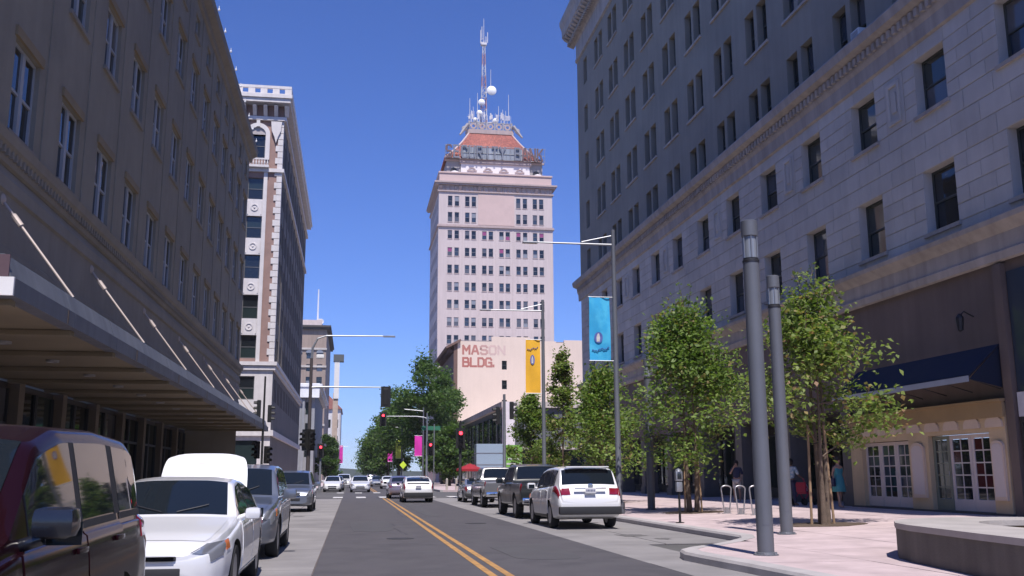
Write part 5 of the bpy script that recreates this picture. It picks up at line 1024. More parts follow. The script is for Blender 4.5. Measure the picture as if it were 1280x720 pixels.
def make_car(name, label, cat, sp, loc, rz, col, group):
    th = thing(name, loc, label, cat, group, rz); b = Body(sp); L, W = sp['L'], sp['W']; r = sp['wr']; cut = []
    for s in sp['axles']:
        for sd in (1, -1):
            c = MB(); ra = r*1.16; c.lathe([(ra, 0), (ra, 0.34), ], (sd*(W/2-0.30) if sd > 0 else -(W/2+0.04), L/2-s, r*1.02), 28, 'x', mi=1); cm = c.mesh("cut", [col, well]); cut.append(cm)
    if 'bed' in sp:
        c = MB(); a, e, z = sp['bed']; c.box(-W/2*0.8, W/2*0.8, L/2-e, L/2-a, z, 3, mi=1); cut.append(c.mesh("cut", [col, well]))
    body = link("body", b.mesh(col, cut), th)
    g = sp['glass']
    b.across("windshield", g['ws'][0], g['ws'][1], 9.08, car_glass, th, 0.007)
    b.across("hood", sp['hood'][0], sp['hood'][1], 9.0, col, th, 0.006)
    for sgn in (-1, 1):
        q = MB(); pts = []
        for k in range(5): sv = g['ws'][0]+0.02+0.16*k/4; vv = 10.75-0.9*k/4; pts.append(b.S(sv, vv, sgn)+b.N(sv, vv, sgn)*0.02)
        q.path(pts, 0.008, 5); link("wiper", q.mesh("wiper", blackp), th)
    if 'rw' in g: b.across("rear_window", g['rw'][0], g['rw'][1], g.get('rwv', 9.1), car_glass, th, 0.007)
    for sd in (1, -1):
        for (s0, s1) in g['side']:
            tilt0, tilt1 = g.get('tilt', {}).get((s0, s1), (0, 0))
            b.patch("side_window", s0, s1, 7.12, 7.97, sd, car_glass, th, 0.006, 10, 5, edge=lambda t, a=s0, c=s1, p=tilt0, q=tilt1: (a+p*t, c+q*t))
            b.patch("window_seal", s0-0.02, s1+0.02, 7.0, 7.1, sd, blackp, th, 0.009, 8, 1)
        for (w0, w1) in zip(g['side'][:-1], g['side'][1:]):
            b.patch("pillar_trim", w0[1]+0.006, w1[0]-0.006, 7.1, 7.98, sd, blackp, th, 0.004, 3, 5)
        for (s0, s1) in sp['doors']:
            d = b.patch("door", s0+0.008, s1-0.008, 2.6, 6.9, sd, col, th, 0.007, 12, 10)
            ph = b.S(s1-0.17, 5.6, sd); h = MB(); x = ph.x+sd*0.03; h.box(min(x, x-sd*0.02), max(x, x-sd*0.02), ph.y-0.11, ph.y+0.1, ph.z-0.018, ph.z+0.018, ch=0.006); link("handle", h.mesh("handle", sp.get('hm', col), 40), d)
        m0 = sp['mirror']; pm = b.S(m0, 7.0, sd); q = MB(); k_ = sp.get('ms', 1.0); q.box(pm.x+0.05 if sd > 0 else pm.x-0.05-0.26*k_, pm.x+0.05+0.26*k_ if sd > 0 else pm.x-0.05, pm.y-0.09, pm.y+0.09, pm.z+sp.get('mz', 0), pm.z+0.19*k_+sp.get('mz', 0), ch=0.055); q.tube((pm.x-sd*0.02, pm.y, pm.z+0.02), (pm.x+sd*0.1, pm.y, pm.z+0.06), 0.035)
        mo = link("mirror", q.mesh("mirror", sp.get('mm', col), 40), th)
        q = MB(); q.box(min(pm.x+sd*0.09, pm.x+sd*0.27), max(pm.x+sd*0.09, pm.x+sd*0.27), pm.y-0.096, pm.y-0.088, pm.z+0.02, pm.z+0.14); link("mirror_glass", q.mesh("mirror_glass", car_glass), mo)
        h = sp['head']; b.patch("headlight", h[0], h[1], h[2], h[3], sd, lamp_clear, th, 0.009, 10, 14, edge=lambda t: ((lambda v: (np.interp(v, [6.4, 8.0], [h[0]+0.09, h[0]-0.02]), np.interp(v, [5.2, 6.3, 7.0, 8.0, 9.6], [h[1]*0.55, h[1], h[1]*0.8, 0.17, 0.13])))(h[2]+(h[3]-h[2])*t)))
        b.patch("indicator", h[1]-0.17, h[1]-0.05, h[2]+0.3, h[2]+1.5, sd, lamp_amber, th, 0.012, 4, 3)
        t = sp['tail']; b.patch("tail_light", L-t[0], L-t[1], t[2], t[3], sd, lamp_red, th, 0.008, 10, 5)
        b.patch("sill_trim", sp['axles'][0]+r*1.2, sp['axles'][1]-r*1.2, 1.8, 2.4, sd, sp.get('sill', col), th, 0.01, 8, 2)
    add_wheels(th, sp)
    zf = sp['grille']
    gr = vbox("grille", blackp, th, -zf[0], zf[0], L/2-0.03, L/2+0.022, zf[1], zf[2])
    for k in range(3): zz = zf[1]+(zf[2]-zf[1])*(k+0.5)/3; q = MB(); q.box(-zf[0]*0.94, zf[0]*0.94, L/2+0.015, L/2+0.03, zz-0.008, zz+0.008); link("grille_bar", q.mesh("grille_bar", chrome), gr)
    vbox("bumper_intake", blackp, th, -W*0.22, W*0.22, L/2-0.03, L/2+0.014, zf[1]-0.2, zf[1]-0.08)
    rb = sp['rear']
    rr = rb[0] < 0.01
    bp = vbox("rear_bumper", sp.get('rbm', col), th, -W*0.46, W*0.46, -L/2-0.05, -L/2+0.12, rb[1], rb[2], 0.04)
    pl = vbox("licence_plate", plate_w, th, -0.155, 0.155, -L/2-rb[3]-0.012, -L/2-rb[3], rb[4], rb[4]+0.15, 0.003)
    q = MB()
    for k in range(6): q.box(-0.12+k*0.042, -0.095+k*0.042, -L/2-rb[3]-0.0145, -L/2-rb[3]-0.0125, rb[4]+0.045, rb[4]+0.105)
    link("plate_marks", q.mesh("plate_marks", mat("plate_blue", (0.03, 0.04, 0.16), 0.5)), pl)
    return th, b
SEDAN = dict(hood=(0.24, 1.36), ms=0.78, L=5.05, W=1.86, H=1.48, wr=0.335, axles=(0.98, 3.80), top=[(0, 0.60), (0.06, 0.67), (0.16, 0.74), (0.5, 0.83), (1.1, 0.93), (1.42, 0.99), (2.2, 1.43), (2.7, 1.485), (3.3, 1.46), (3.75, 1.36), (4.3, 1.09), (4.8, 1.06), (4.97, 0.98), (5.05, 0.80)],
  sh=[(0, 0.56), (0.3, 0.70), (1.4, 0.91), (3.0, 0.96), (4.2, 1.0), (5.05, 0.78)], bot=[(0, 0.34), (0.12, 0.22), (0.6, 0.2), (4.5, 0.22), (4.9, 0.27), (5.05, 0.4)], plan=[(0, 0.52), (0.05, 0.66), (0.15, 0.79), (0.35, 0.905), (0.7, 0.97), (1.2, 1), (3.9, 1), (4.6, 0.965), (4.85, 0.90), (5.0, 0.82), (5.05, 0.74)],
  glass=dict(ws=(1.46, 2.2), rw=(3.72, 4.26), side=[(1.72, 2.72), (2.82, 3.82)], tilt={}), doors=[(1.5, 2.76), (2.78, 3.75)], mirror=1.72, head=(0.05, 0.62, 4.9, 8.15, 0.07), tail=(0.45, 0.04, 5.0, 6.9), grille=(0.36, 0.55, 0.60), rear=(0.0, 0.38, 0.68, 0.055, 0.74), rw=0.70)
SUV = dict(hood=(0.24, 1.26), L=4.72, W=1.90, H=1.75, wr=0.365, axles=(0.92, 3.70), top=[(0, 0.66), (0.06, 0.78), (0.15, 0.88), (0.5, 0.98), (1.1, 1.06), (1.32, 1.10), (1.95, 1.63), (2.5, 1.72), (3.4, 1.735), (4.05, 1.70), (4.28, 1.63), (4.55, 1.15), (4.64, 1.0), (4.72, 0.75)],
  sh=[(0, 0.62), (0.3, 0.84), (1.3, 1.02), (3.0, 1.07), (4.3, 1.12), (4.6, 0.98), (4.72, 0.7)], bot=[(0, 0.36), (0.15, 0.26), (0.6, 0.24), (4.2, 0.26), (4.6, 0.32), (4.72, 0.45)], plan=[(0, 0.72), (0.05, 0.82), (0.15, 0.89), (0.4, 0.96), (0.8, 1), (4.0, 1), (4.4, 0.975), (4.6, 0.94), (4.68, 0.90), (4.72, 0.84)],
  glass=dict(ws=(1.36, 1.97), rw=(4.24, 4.535), side=[(1.62, 2.5), (2.58, 3.42), (3.55, 4.12)]), doors=[(1.4, 2.53), (2.55, 3.5)], mirror=1.62, head=(0.05, 0.62, 4.9, 8.2, 0.08), tail=(0.5, 0.06, 5.3, 6.95), grille=(0.42, 0.66, 0.8), rear=(0.0, 0.42, 0.66, 0.05, 0.86), rw=0.74, sill=blackp)
PICK = dict(hood=(0.26, 1.44), L=5.85, W=2.0, H=1.9, wr=0.41, ww=0.27, axles=(0.98, 4.55), top=[(0, 0.85), (0.08, 1.0), (0.2, 1.08), (1.3, 1.20), (1.5, 1.24), (2.1, 1.80), (2.5, 1.885), (3.35, 1.88), (3.75, 1.82), (3.92, 1.28), (4.0, 1.22), (5.78, 1.22), (5.85, 1.12)],
  sh=[(0, 0.8), (0.3, 1.0), (1.5, 1.16), (3.9, 1.20), (5.78, 1.205), (5.85, 1.1)], bot=[(0, 0.5), (0.2, 0.4), (0.7, 0.38), (5.2, 0.44), (5.7, 0.55), (5.85, 0.6)], plan=[(0, 0.86), (0.1, 0.93), (0.4, 0.98), (1, 1), (5.6, 1), (5.8, 0.985), (5.85, 0.965)],
  glass=dict(ws=(1.54, 2.12), rw=(3.74, 3.90), side=[(1.85, 2.65), (2.74, 3.55)]), doors=[(1.6, 2.7), (2.72, 3.75)], mirror=1.85, head=(0.06, 0.4, 4.6, 6.4, 0.05), tail=(0.16, 0.01, 4.6, 6.5), grille=(0.5, 0.7, 1.0), rear=(0, 0.5, 0.72, 0.052, 0.62), rw=0.78, bed=(4.05, 5.72, 0.72), hm=blackp, mm=blackp, rbm=chrome)
HATCH = dict(hood=(0.26, 1.02), ms=0.78, L=4.57, W=1.76, H=1.48, wr=0.32, axles=(0.95, 3.65), top=[(0, 0.56), (0.06, 0.66), (0.2, 0.76), (0.7, 0.89), (1.05, 0.97), (2.0, 1.42), (2.5, 1.48), (3.2, 1.44), (4.0, 1.29), (4.38, 1.12), (4.46, 0.98), (4.57, 0.72)],
  sh=[(0, 0.54), (0.3, 0.7), (1.1, 0.9), (3.0, 1.0), (4.3, 1.06), (4.5, 0.92), (4.57, 0.66)], bot=[(0, 0.3), (0.15, 0.2), (4.2, 0.22), (4.57, 0.36)], plan=[(0, 0.70), (0.06, 0.80), (0.2, 0.89), (0.5, 0.96), (1, 1), (3.8, 1), (4.25, 0.96), (4.48, 0.9), (4.57, 0.82)],
  glass=dict(ws=(1.1, 2.02), rw=(3.5, 4.28), side=[(1.55, 2.4), (2.48, 3.4)]), doors=[(1.35, 2.43), (2.45, 3.45)], mirror=1.5, head=(0.08, 0.6, 4.8, 6.7, 0.1), tail=(0.42, 0.05, 4.6, 6.9), grille=(0.4, 0.48, 0.56), rear=(0, 0.3, 0.56, 0.05, 0.80), rw=0.70, rbm=blackp)
COUPE = dict(HATCH, L=4.3, W=1.8, H=1.31, top=[(0, 0.52), (0.06, 0.6), (0.2, 0.68), (0.9, 0.82), (1.4, 0.9), (2.15, 1.26), (2.5, 1.31), (2.9, 1.28), (3.8, 0.98), (4.2, 0.9), (4.3, 0.68)], sh=[(0, 0.5), (0.3, 0.64), (1.4, 0.84), (3.4, 0.92), (4.15, 0.86), (4.3, 0.62)], axles=(0.85, 3.45),
  plan=[(0, 0.7), (0.06, 0.8), (0.2, 0.88), (0.5, 0.95), (0.9, 1), (2.0, 0.97), (3.4, 1), (4.0, 0.96), (4.2, 0.9), (4.3, 0.82)], bot=[(0, 0.28), (0.15, 0.18), (4.0, 0.2), (4.3, 0.34)], hood=(0.26, 1.36), glass=dict(ws=(1.45, 2.17), rw=(2.98, 3.7), side=[(1.75, 2.75)]), doors=[(1.5, 2.8)], mirror=1.75, tail=(0.3, 0.04, 4.8, 6.9), rear=(0, 0.3, 0.5, 0.05, 0.6))
white = paint("white", (0.70, 0.70, 0.71)); silver = paint("silver", (0.40, 0.41, 0.43), 0.7); dgrey = mat("paint_graphite", (0.016, 0.019, 0.019), 0.3, 0.0, 0, spec=0.3, coat=0.5); maroon = mat("paint_maroon", (0.012, 0.003, 0.005), 0.14, 0.0, 0, spec=0.12, coat=0.1); bluegrey = paint("blue_grey", (0.20, 0.22, 0.26), 0.6); mauve = paint("mauve", (0.28, 0.23, 0.27), 0.6); pewter = paint("pewter", (0.28, 0.275, 0.27), 0.7)
GL, GRT, GM = "vehicles parked along the left kerb", "vehicles parked along the right kerb", "cars driving in the road"
def y_of(front, L, facing_us): return front+L/2
# left kerb, noses towards the camera (rz = pi)
PIL = dict(SUV, L=4.85, W=1.99, H=1.84, wr=0.37, axles=(0.95, 3.72), top=[(0, 0.75), (0.06, 0.9), (0.15, 1.0), (0.5, 1.07), (1.25, 1.14), (1.42, 1.18), (2.0, 1.70), (2.5, 1.81), (3.4, 1.835), (4.3, 1.80), (4.5, 1.73), (4.72, 1.2), (4.8, 1.0), (4.85, 0.8)],
  sh=[(0, 0.7), (0.3, 0.95), (1.4, 1.09), (3.0, 1.13), (4.5, 1.16), (4.75, 1.0), (4.85, 0.72)], plan=[(0, 0.8), (0.05, 0.88), (0.15, 0.94), (0.4, 0.98), (0.8, 1), (4.2, 1), (4.6, 0.975), (4.78, 0.94), (4.85, 0.88)], bot=[(0, 0.36), (0.15, 0.26), (0.6, 0.24), (4.4, 0.26), (4.75, 0.32), (4.85, 0.45)],
  glass=dict(ws=(1.46, 2.03), rw=(4.5, 4.7), side=[(1.72, 2.66), (2.78, 3.62), (3.78, 4.45)]), doors=[(1.5, 2.71), (2.73, 3.7)], mirror=1.58, ms=0.85, mz=0.06, rw=0.79, mm=mat("mirror_black", (0.012, 0.013, 0.018), 0.25, 0, 0, coat=0.6), rear=(0.0, 0.42, 0.66, 0.05, 0.95))
make_car("parked_suv", "dark maroon SUV with black mirror, nearest vehicle at lower left", "SUV", PIL, (-2.6, 6.35, 0.0), math.pi, maroon, GL)
imp, ib = make_car("parked_sedan", "white sedan with its boot lid raised, behind the maroon SUV", "car", SEDAN, (-2.27, 14.2, 0.0), math.pi, white, GL)
lid = MB(); V = []; ns, nx = 10, 10                       # raised boot lid, outer face towards the windscreen side
for i in range(ns+1):
    t = i/ns
    for j in range(nx+1):
        q = -1+2*j/nx; wd = 0.66-0.10*t**3; x = q*wd; bow = 0.07*(1-q*q)
        V.append((x, -1.62-0.34*t-0.10*math.sin(t*2.2)+0.0, 1.06+0.78*math.sin(t*1.45)/math.sin(1.45)-0.06*abs(q)**4+0*bow))
nv = len(V); V2 = [(x*0.99, y-0.05, z-0.01) for x, y, z in V]
F = [(i*(nx+1)+j, i*(nx+1)+j+1, (i+1)*(nx+1)+j+1, (i+1)*(nx+1)+j) for i in range(ns) for j in range(nx)]
F2 = [tuple(nv+k for k in f[::-1]) for f in F]; rim_ = [j for j in range(nx+1)]+[(i)*(nx+1)+nx for i in range(1, ns+1)]+[ns*(nx+1)+j for j in range(nx-1, -1, -1)]+[i*(nx+1) for i in range(ns-1, 0, -1)]
F3 = [(rim_[k], rim_[(k+1)%len(rim_)], nv+rim_[(k+1)%len(rim_)], nv+rim_[k]) for k in range(len(rim_))]
lid.add(V+V2, F+F2+F3); lo = lid.build("boot_lid", white, imp, smooth=50)
q = MB(); q.box(-0.12, 0.12, -2.0, -1.93, 1.66, 1.685, ch=0.006); link("lid_badge", q.mesh("lid_badge", blackp), lo)
for sd in (-1, 1): q = MB(); q.path([(sd*0.6, -1.5, 0.98), (sd*0.6, -1.75, 1.2)], 0.015, 6); q.build("lid_hinge", blackp, imp)
make_car("parked_crossover", "silver grey crossover with orange marker lamp, behind the white sedan", "SUV", SUV, (-2.25, 20.75, 0.0), math.pi, bluegrey, GL)
make_car("parked_crossover", "grey crossover farther back on the left, in front of the far kerb pole", "SUV", dict(SUV, H=1.66, L=4.6), (-2.5, 44.4, 0.0), math.pi, bluegrey, GL)
# right kerb, tails towards the camera
HIL = dict(SUV, L=4.86, W=1.93, axles=(0.95, 3.74), top=[(0, 0.66), (0.06, 0.8), (0.15, 0.9), (0.5, 1.0), (1.15, 1.08), (1.32, 1.12), (1.98, 1.62), (2.5, 1.70), (3.4, 1.735), (4.2, 1.70), (4.42, 1.63), (4.66, 1.2), (4.74, 1.08), (4.82, 0.92), (4.86, 0.75)], sh=[(0, 0.62), (0.3, 0.86), (1.3, 1.03), (3.0, 1.09), (4.4, 1.17), (4.7, 1.04), (4.86, 0.7)],
  plan=[(0, 0.72), (0.05, 0.82), (0.15, 0.89), (0.4, 0.96), (0.8, 1), (4.1, 1), (4.5, 0.97), (4.72, 0.94), (4.82, 0.91), (4.86, 0.85)], bot=[(0, 0.36), (0.15, 0.26), (0.6, 0.24), (4.3, 0.26), (4.7, 0.34), (4.86, 0.5)], glass=dict(ws=(1.36, 2.0), rw=(4.38, 4.645), rwv=8.75, side=[(1.65, 2.5), (2.58, 3.5), (3.62, 4.22)]), doors=[(1.4, 2.53), (2.55, 3.55)], tail=(0.62, 0.10, 5.25, 6.95), rear=(0, 0.40, 0.62, 0.035, 0.98), rbm=blackp)
hi, hb = make_car("parked_suv", "white SUV parked with its tail towards us, nearest on the right kerb", "SUV", HIL, (6.57, 29.2, 0.0), 0, white, GRT)
for sd in (1, -1): hb.patch("tail_light", 4.71, 4.80, 7.8, 9.55, sd, lamp_red, hi, 0.012, 5, 8)
vbox("tailgate_trim", chrome, hi, -0.45, 0.45, -2.43-0.02, -2.39, 1.10, 1.13, 0.006)
vbox("spoiler", white, hi, -0.62, 0.62, -2.14, -1.85, 1.685, 1.72, 0.015); q = MB(); q.lathe([(0.06, -2.452), (0.075, -2.45), (0.075, -2.43)], (0, 0, 1.17), 16, 'y'); q.build("badge", chrome, hi)
make_car("parked_pickup", "dark green black pickup truck ahead of the white SUV", "pickup", PICK, (6.72, 36.3, 0.0), 0, dgrey, GRT)
make_car("parked_pickup", "silver pickup truck ahead of the dark pickup", "pickup", dict(PICK, W=1.92, H=1.84), (7.05, 48.2, 0.0), 0, pewter, GRT)
make_car("parked_coupe", "small silver sports coupe beyond the silver pickup", "car", COUPE, (7.1, 56.6, 0.0), 0, silver, GRT)
# traffic
pr_, pb_ = make_car("moving_hatchback", "white hatchback with dark lower bumper driving away near the junction", "car", HATCH, (3.72, 57.4, 0.0), 0, white, GM)
vbox("tailgate_spoiler", blackp, pr_, -0.62, 0.62, -2.18, -2.12, 1.02, 1.07, 0.01)
make_car("moving_sedan", "mauve grey sedan just ahead of the white hatchback", "car", SEDAN, (3.35, 67.5, 0.0), 0, mauve, GM)
make_car("oncoming_sedan", "white sedan coming towards us in the middle of the street", "car", SEDAN, (0.85, 93.5, 0.0), math.pi, white, GM)
make_car("oncoming_sedan", "white sedan beside the far left kerb, left of the centre white sedan", "car", HATCH, (-1.75, 97.5, 0.0), math.pi, white, GM)
make_car("oncoming_sedan", "dark sedan half hidden behind the far left white sedan", "car", SEDAN, (-1.6, 106, 0.0), math.pi, bluegrey, GM)
make_car("oncoming_van", "tall white vehicle behind the dark sedan on the far left", "van", dict(SUV, H=1.9), (-0.9, 128, 0.0), math.pi, white, GM)
make_car("far_sedan", "white sedan beyond the junction, left of the mauve sedan", "car", SEDAN, (4.3, 116, 0.0), 0, white, GM)
make_car("far_hatchback", "silver hatchback beyond the junction between two white cars", "car", HATCH, (3.6, 139, 0.0), math.pi, silver, GM)
make_car("far_crossover", "small pale crossover at the far end of the street", "SUV", SUV, (3.3, 165, 0.0), 0, mauve, GM)
# ------------------------------------------------------------------ trees
bark = mat("bark", (0.13, 0.095, 0.07), 0.95, var=0.3, vs=8, bump=0.8, bs=25); bark2 = mat("dark_bark", (0.07, 0.055, 0.045), 0.95, var=0.3, vs=4, bump=0.8, bs=10)
wood = mat("stake_wood", (0.30, 0.20, 0.12), 0.85, var=0.2, vs=6)
lf_pear = leafmat("pear_leaf", (0.08, 0.14, 0.03), (0.225, 0.31, 0.085), (0.22, 0.17, 0.07)); lf_pear2 = leafmat("pear_leaf_dry", (0.095, 0.15, 0.035), (0.25, 0.31, 0.095), (0.30, 0.18, 0.11)); lf_elm = leafmat("elm_leaf", (0.035, 0.085, 0.022), (0.11, 0.175, 0.05)); lf_shrub = leafmat("shrub_leaf", (0.03, 0.07, 0.018), (0.08, 0.14, 0.035))
def leaves_mesh(C, N, size, m, seed, sig, flat=0.6):
    r = np.random.default_rng(seed); n = len(C)*N
    P = np.repeat(C[:, :3], N, 0)+np.clip(r.normal(0, 1, (n, 3)), -1.7, 1.7)*np.repeat(C[:, 3:4], N, 0)*sig*np.array([1, 1, 0.8])
    nr = r.normal(0, 1, (n, 3)); nr[:, 2] = np.abs(nr[:, 2])+flat; nr /= np.linalg.norm(nr, axis=1)[:, None]
    a = np.cross(nr, r.normal(0, 1, (n, 3))); a /= np.linalg.norm(a, axis=1)[:, None]; b = np.cross(nr, a)
    s = size*r.uniform(0.5, 1.4, (n, 1)); V = np.empty((n, 4, 3)); V[:, 0] = P-a*s*0.5; V[:, 1] = P+b*s*0.33+nr*s*0.1; V[:, 2] = P+a*s*0.55-nr*s*0.08; V[:, 3] = P-b*s*0.33+nr*s*0.1
    me = bpy.data.meshes.new("crown"); me.vertices.add(4*n); me.vertices.foreach_set("co", V.ravel()); me.loops.add(4*n); me.loops.foreach_set("vertex_index", np.arange(4*n)); me.polygons.add(n); me.polygons.foreach_set("loop_start", np.arange(n)*4)
    try: me.polygons.foreach_set("loop_total", np.full(n, 4))
    except Exception: pass
    me.materials.append(m); me.update(calc_edges=True); return me
def tree(name, x, y, z, H, Rr, zb, nl, ls, lm, bm, label, seed, group, stems=1, stakes=False, trunk=0.09, peak=0.6, limbs=20, shoots=0, clump=0.34, droop=0.0, sx=1.0):
    rd = random.Random(seed); t = thing(name, (x, y, z), label, "tree", group); tb = MB(); C = []
    env = (lambda u: Rr*1.12*min(1.0, (max(u, 0)/0.2+0.35)**0.6)*max(0.03, 1-min(1, max(u, 0)))**0.9) if peak < 0.65 else (lambda u: Rr*max(0.06, math.sin(math.pi*min(1, max(0, u))**peak))**0.85)
    for s in range(stems):
        a0 = rd.uniform(0, 6.28); off = 0.15*(stems > 1); lean = rd.uniform(0.0, 0.35)*(stems > 1)
        pts = []; n = 9; ht = H*(0.86 if s == 0 else rd.uniform(0.6, 0.78)); wx, wy = rd.uniform(0, 6), rd.uniform(0, 6)
        for i in range(n): u = i/(n-1); pts.append(Vector((math.cos(a0)*(off+lean*u)+0.05*H*0.12*math.sin(wx+u*4)*u, math.sin(a0)*(off+lean*u)+0.05*H*0.12*math.sin(wy+u*5)*u, ht*u)))
        tb.path(pts, [trunk*(1.25 if i == 0 else 1)*(1-0.86*i/(n-1)) for i in range(n)], 9)
        for k in range(limbs//stems):
            u0 = rd.uniform(zb/H*0.8, 0.93); zz = H*u0; i = min(n-2, int(min(zz/ht, 0.98)*(n-1))); f = min(zz/ht, 0.98)*(n-1)-i; p0 = pts[i].lerp(pts[i+1], f); az = k*2.4+rd.uniform(-0.4, 0.4)+s
            zt = min(H*0.985, max(zb*0.95, p0.z+rd.uniform(-0.02, 0.24)*(H-zb))); rr = env((zt-zb)/(H-zb))*rd.uniform(0.62, 1.04); p2 = Vector((math.cos(az)*rr*sx, math.sin(az)*rr, zt-droop*rr)); mid = p0.lerp(p2, 0.5)+Vector((0, 0, 0.10*rr+droop*rr*0.5)); L = []
            for j in range(6): q = j/5; L.append(p0*(1-q)**2+mid*2*q*(1-q)+p2*q*q)
            r0_ = trunk*0.42*(1-0.6*u0); tb.path(L, [r0_*(1-0.85*j/5) for j in range(6)], 6)
            for j in range(2, 6): C.append((*L[j], rd.uniform(0.7, 1.15)))
            for w in range(4):
                b0 = L[rd.choice((2, 3, 4))]; d = Vector((rd.gauss(0, 1), rd.gauss(0, 1), rd.gauss(0.25, 0.7)-droop)).normalized()*rr*rd.uniform(0.22, 0.5); e = b0+d; tb.path([b0, b0+d*0.5+Vector((0, 0, 0.04)), e], [r0_*0.35, r0_*0.25, r0_*0.1], 4); C.append((*(b0+d*0.6), rd.uniform(0.55, 0.95))); C.append((*e, rd.uniform(0.6, 1.1)))
    tb.build("trunk", bm, t, smooth=60)
    C = np.array([c for c in C if rd.random() > 0.25]); N = max(4, nl//len(C)); me = leaves_mesh(C, N, ls, lm, seed, clump*Rr/2.4); link("crown", me, t)
    if shoots:
        sm = MB(); S = []
        for k in range(shoots):
            u = rd.uniform(0.35, 0.97); az = rd.uniform(0, 6.28); rr = env(u)*rd.uniform(0.45, 0.95); p = Vector((math.cos(az)*rr, math.sin(az)*rr, zb+(H-zb)*u)); q = p+Vector((rd.gauss(0, 0.12)+math.cos(az)*0.15, rd.gauss(0, 0.12)+math.sin(az)*0.15, rd.uniform(0.4, 0.95))); sm.path([p, p.lerp(q, 0.5)+Vector((0.03, 0, 0)), q], [0.012, 0.009, 0.004], 4)
            for j in range(3): S.append((*p.lerp(q, 0.2+0.32*j), 0.25))
        tag(sm.build("bare_shoots", bm, t), None, kind="stuff"); link("shoot_leaves", leaves_mesh(np.array(S), 5, ls*0.8, lm, seed+5, 0.3), t)
    if stakes:
        for k, (dx, dy, lx) in enumerate(((0.3, 0.05, -0.12), (-0.28, 0.1, 0.05))):
            q = MB(); q.tube((dx, dy, 0), (dx+lx, dy, 2.5), 0.035, 0.032, 8); q.build("stake", wood, t)
            q = MB(); q.path([(dx+lx*0.8, dy, 2.0), (0, 0, 2.05)], 0.012, 5); q.build("tie", rubber, t)
    return t
TG = "young street trees on the right pavement"
tree("street_tree", 11.8, 23.5, zsw(11.8), 6.5, 2.35, 1.9, 8200, 0.14, lf_pear2, bark, "bushy young street tree in front of the navy awning, nearest on the right", 3, TG, 3, True, 0.075, 0.62, 30, 34)
tree("street_tree", 11.5, 32.2, zsw(11.5), 7.3, 3.3, 1.9, 12000, 0.15, lf_pear, bark, "full pyramid shaped street tree behind the parking meter", 11, TG, 2, True, 0.085, 0.6, 34, 26)
tree("street_tree", 11.6, 44.5, zsw(11.6), 6.4, 2.9, 1.8, 9000, 0.165, lf_pear, bark, "rounded street tree directly behind the blue banner lamp", 19, TG, 2, False, 0.09, 0.6, 28, 14)
tree("street_tree", 11.5, 53.0, zsw(11.5), 8.4, 1.55, 2.2, 6500, 0.18, lf_pear2, bark, "tall slender sparse street tree with a pointed top before the cream wall", 23, TG, 1, False, 0.08, 0.62, 26, 16)
tree("street_tree", 11.4, 62.0, zsw(11.4), 6.6, 2.2, 1.6, 8500, 0.19, lf_pear, bark, "street tree under the yellow banner, farthest before the junction", 31, TG, 1, False, 0.09, 0.6, 24, 8)
BT = "big shade trees beyond the junction"
for i, (x, y, h, r, lb) in enumerate(((11.0, 148, 20.0, 6.2, "tallest dark shade tree beyond the junction, left of the painted wall"), (14.6, 158, 18.5, 4.6, "dark shade tree against the painted wall's left edge"), (8.2, 172, 18.0, 6.0, "shade tree left of the tallest one, lower crown"), (12.5, 128, 8.0, 3.2, "low green tree behind the red parasol"), (7.5, 205, 15.0, 6.0, "shade tree with lower crown stepping down the street"), (7.5, 250, 14.0, 6.5, "farther shade tree down the right side"), (7.0, 310, 13.5, 7.0, "far shade tree near the vanishing point"), (8.0, 390, 13.0, 8.0, "farthest shade tree closing the right side"))):
    tree("shade_tree", x, y, 0.15, h, r, h*0.18, 13000 if i < 3 else 8000, 0.42 if i < 4 else 0.6, lf_elm, bark2, lb, 40+i, BT, 2 if i < 3 else 1, False, 0.3, 0.7, 34, 0, 0.30, 0.12)
for i, (x, y, h, r, lb) in enumerate(((-5.0, 200, 9.5, 3.0, "low green tree on the far left pavement, nearest of its row"), (-4.8, 232, 10, 3.2, "second green tree in the far left row"), (-4.8, 285, 11, 3.6, "third green tree in the far left row"))):
    tree("pavement_tree", x, y, 0.15, h, r, 1.2, 6000, 0.5, lf_shrub, bark2, lb, 60+i, "green trees on the far left pavement", 1, False, 0.15, 0.6, 22)
q = MB(); hp = [(-700, 0)]+[(-700+i*40, 5.5+3*math.sin(i*0.8)+2*math.sin(i*2.3)) for i in range(36)]+[(700, 0)]
q.prism(hp, lambda a, z, d: (a, d, z-1), 900, 950); struct("distant_treeline", q, mat("far_tree_green", (0.075, 0.09, 0.08), 0.95, var=0.3, vs=0.05))
# ------------------------------------------------------------------ people
skin = mat("skin", (0.42, 0.25, 0.18), 0.6, var=0.05); skin_d = mat("skin_brown", (0.22, 0.13, 0.09), 0.6, var=0.05); hair_m = mat("dark_hair", (0.02, 0.015, 0.012), 0.7, var=0.1)
def skinned(name, J, E, m, par, root):
    bm = bmesh.new(); lay = bm.verts.layers.skin.verify(); V = {}
    for k, (p, r) in J.items():
        v = bm.verts.new(p); v[lay].radius = r if isinstance(r, tuple) else (r, r); v[lay].use_root = (k == root); V[k] = v
    for a, b in E: bm.edges.new((V[a], V[b]))
    me = bpy.data.meshes.new(name); bm.to_mesh(me); bm.free(); me.materials.append(m)
    o = bpy.data.objects.new(name, me); COL.objects.link(o); o.parent = par
    s = o.modifiers.new("skin", 'SKIN'); s.use_smooth_shade = True; o.modifiers.new("sub", 'SUBSURF').levels = 1; o.modifiers["sub"].render_levels = 2; return o
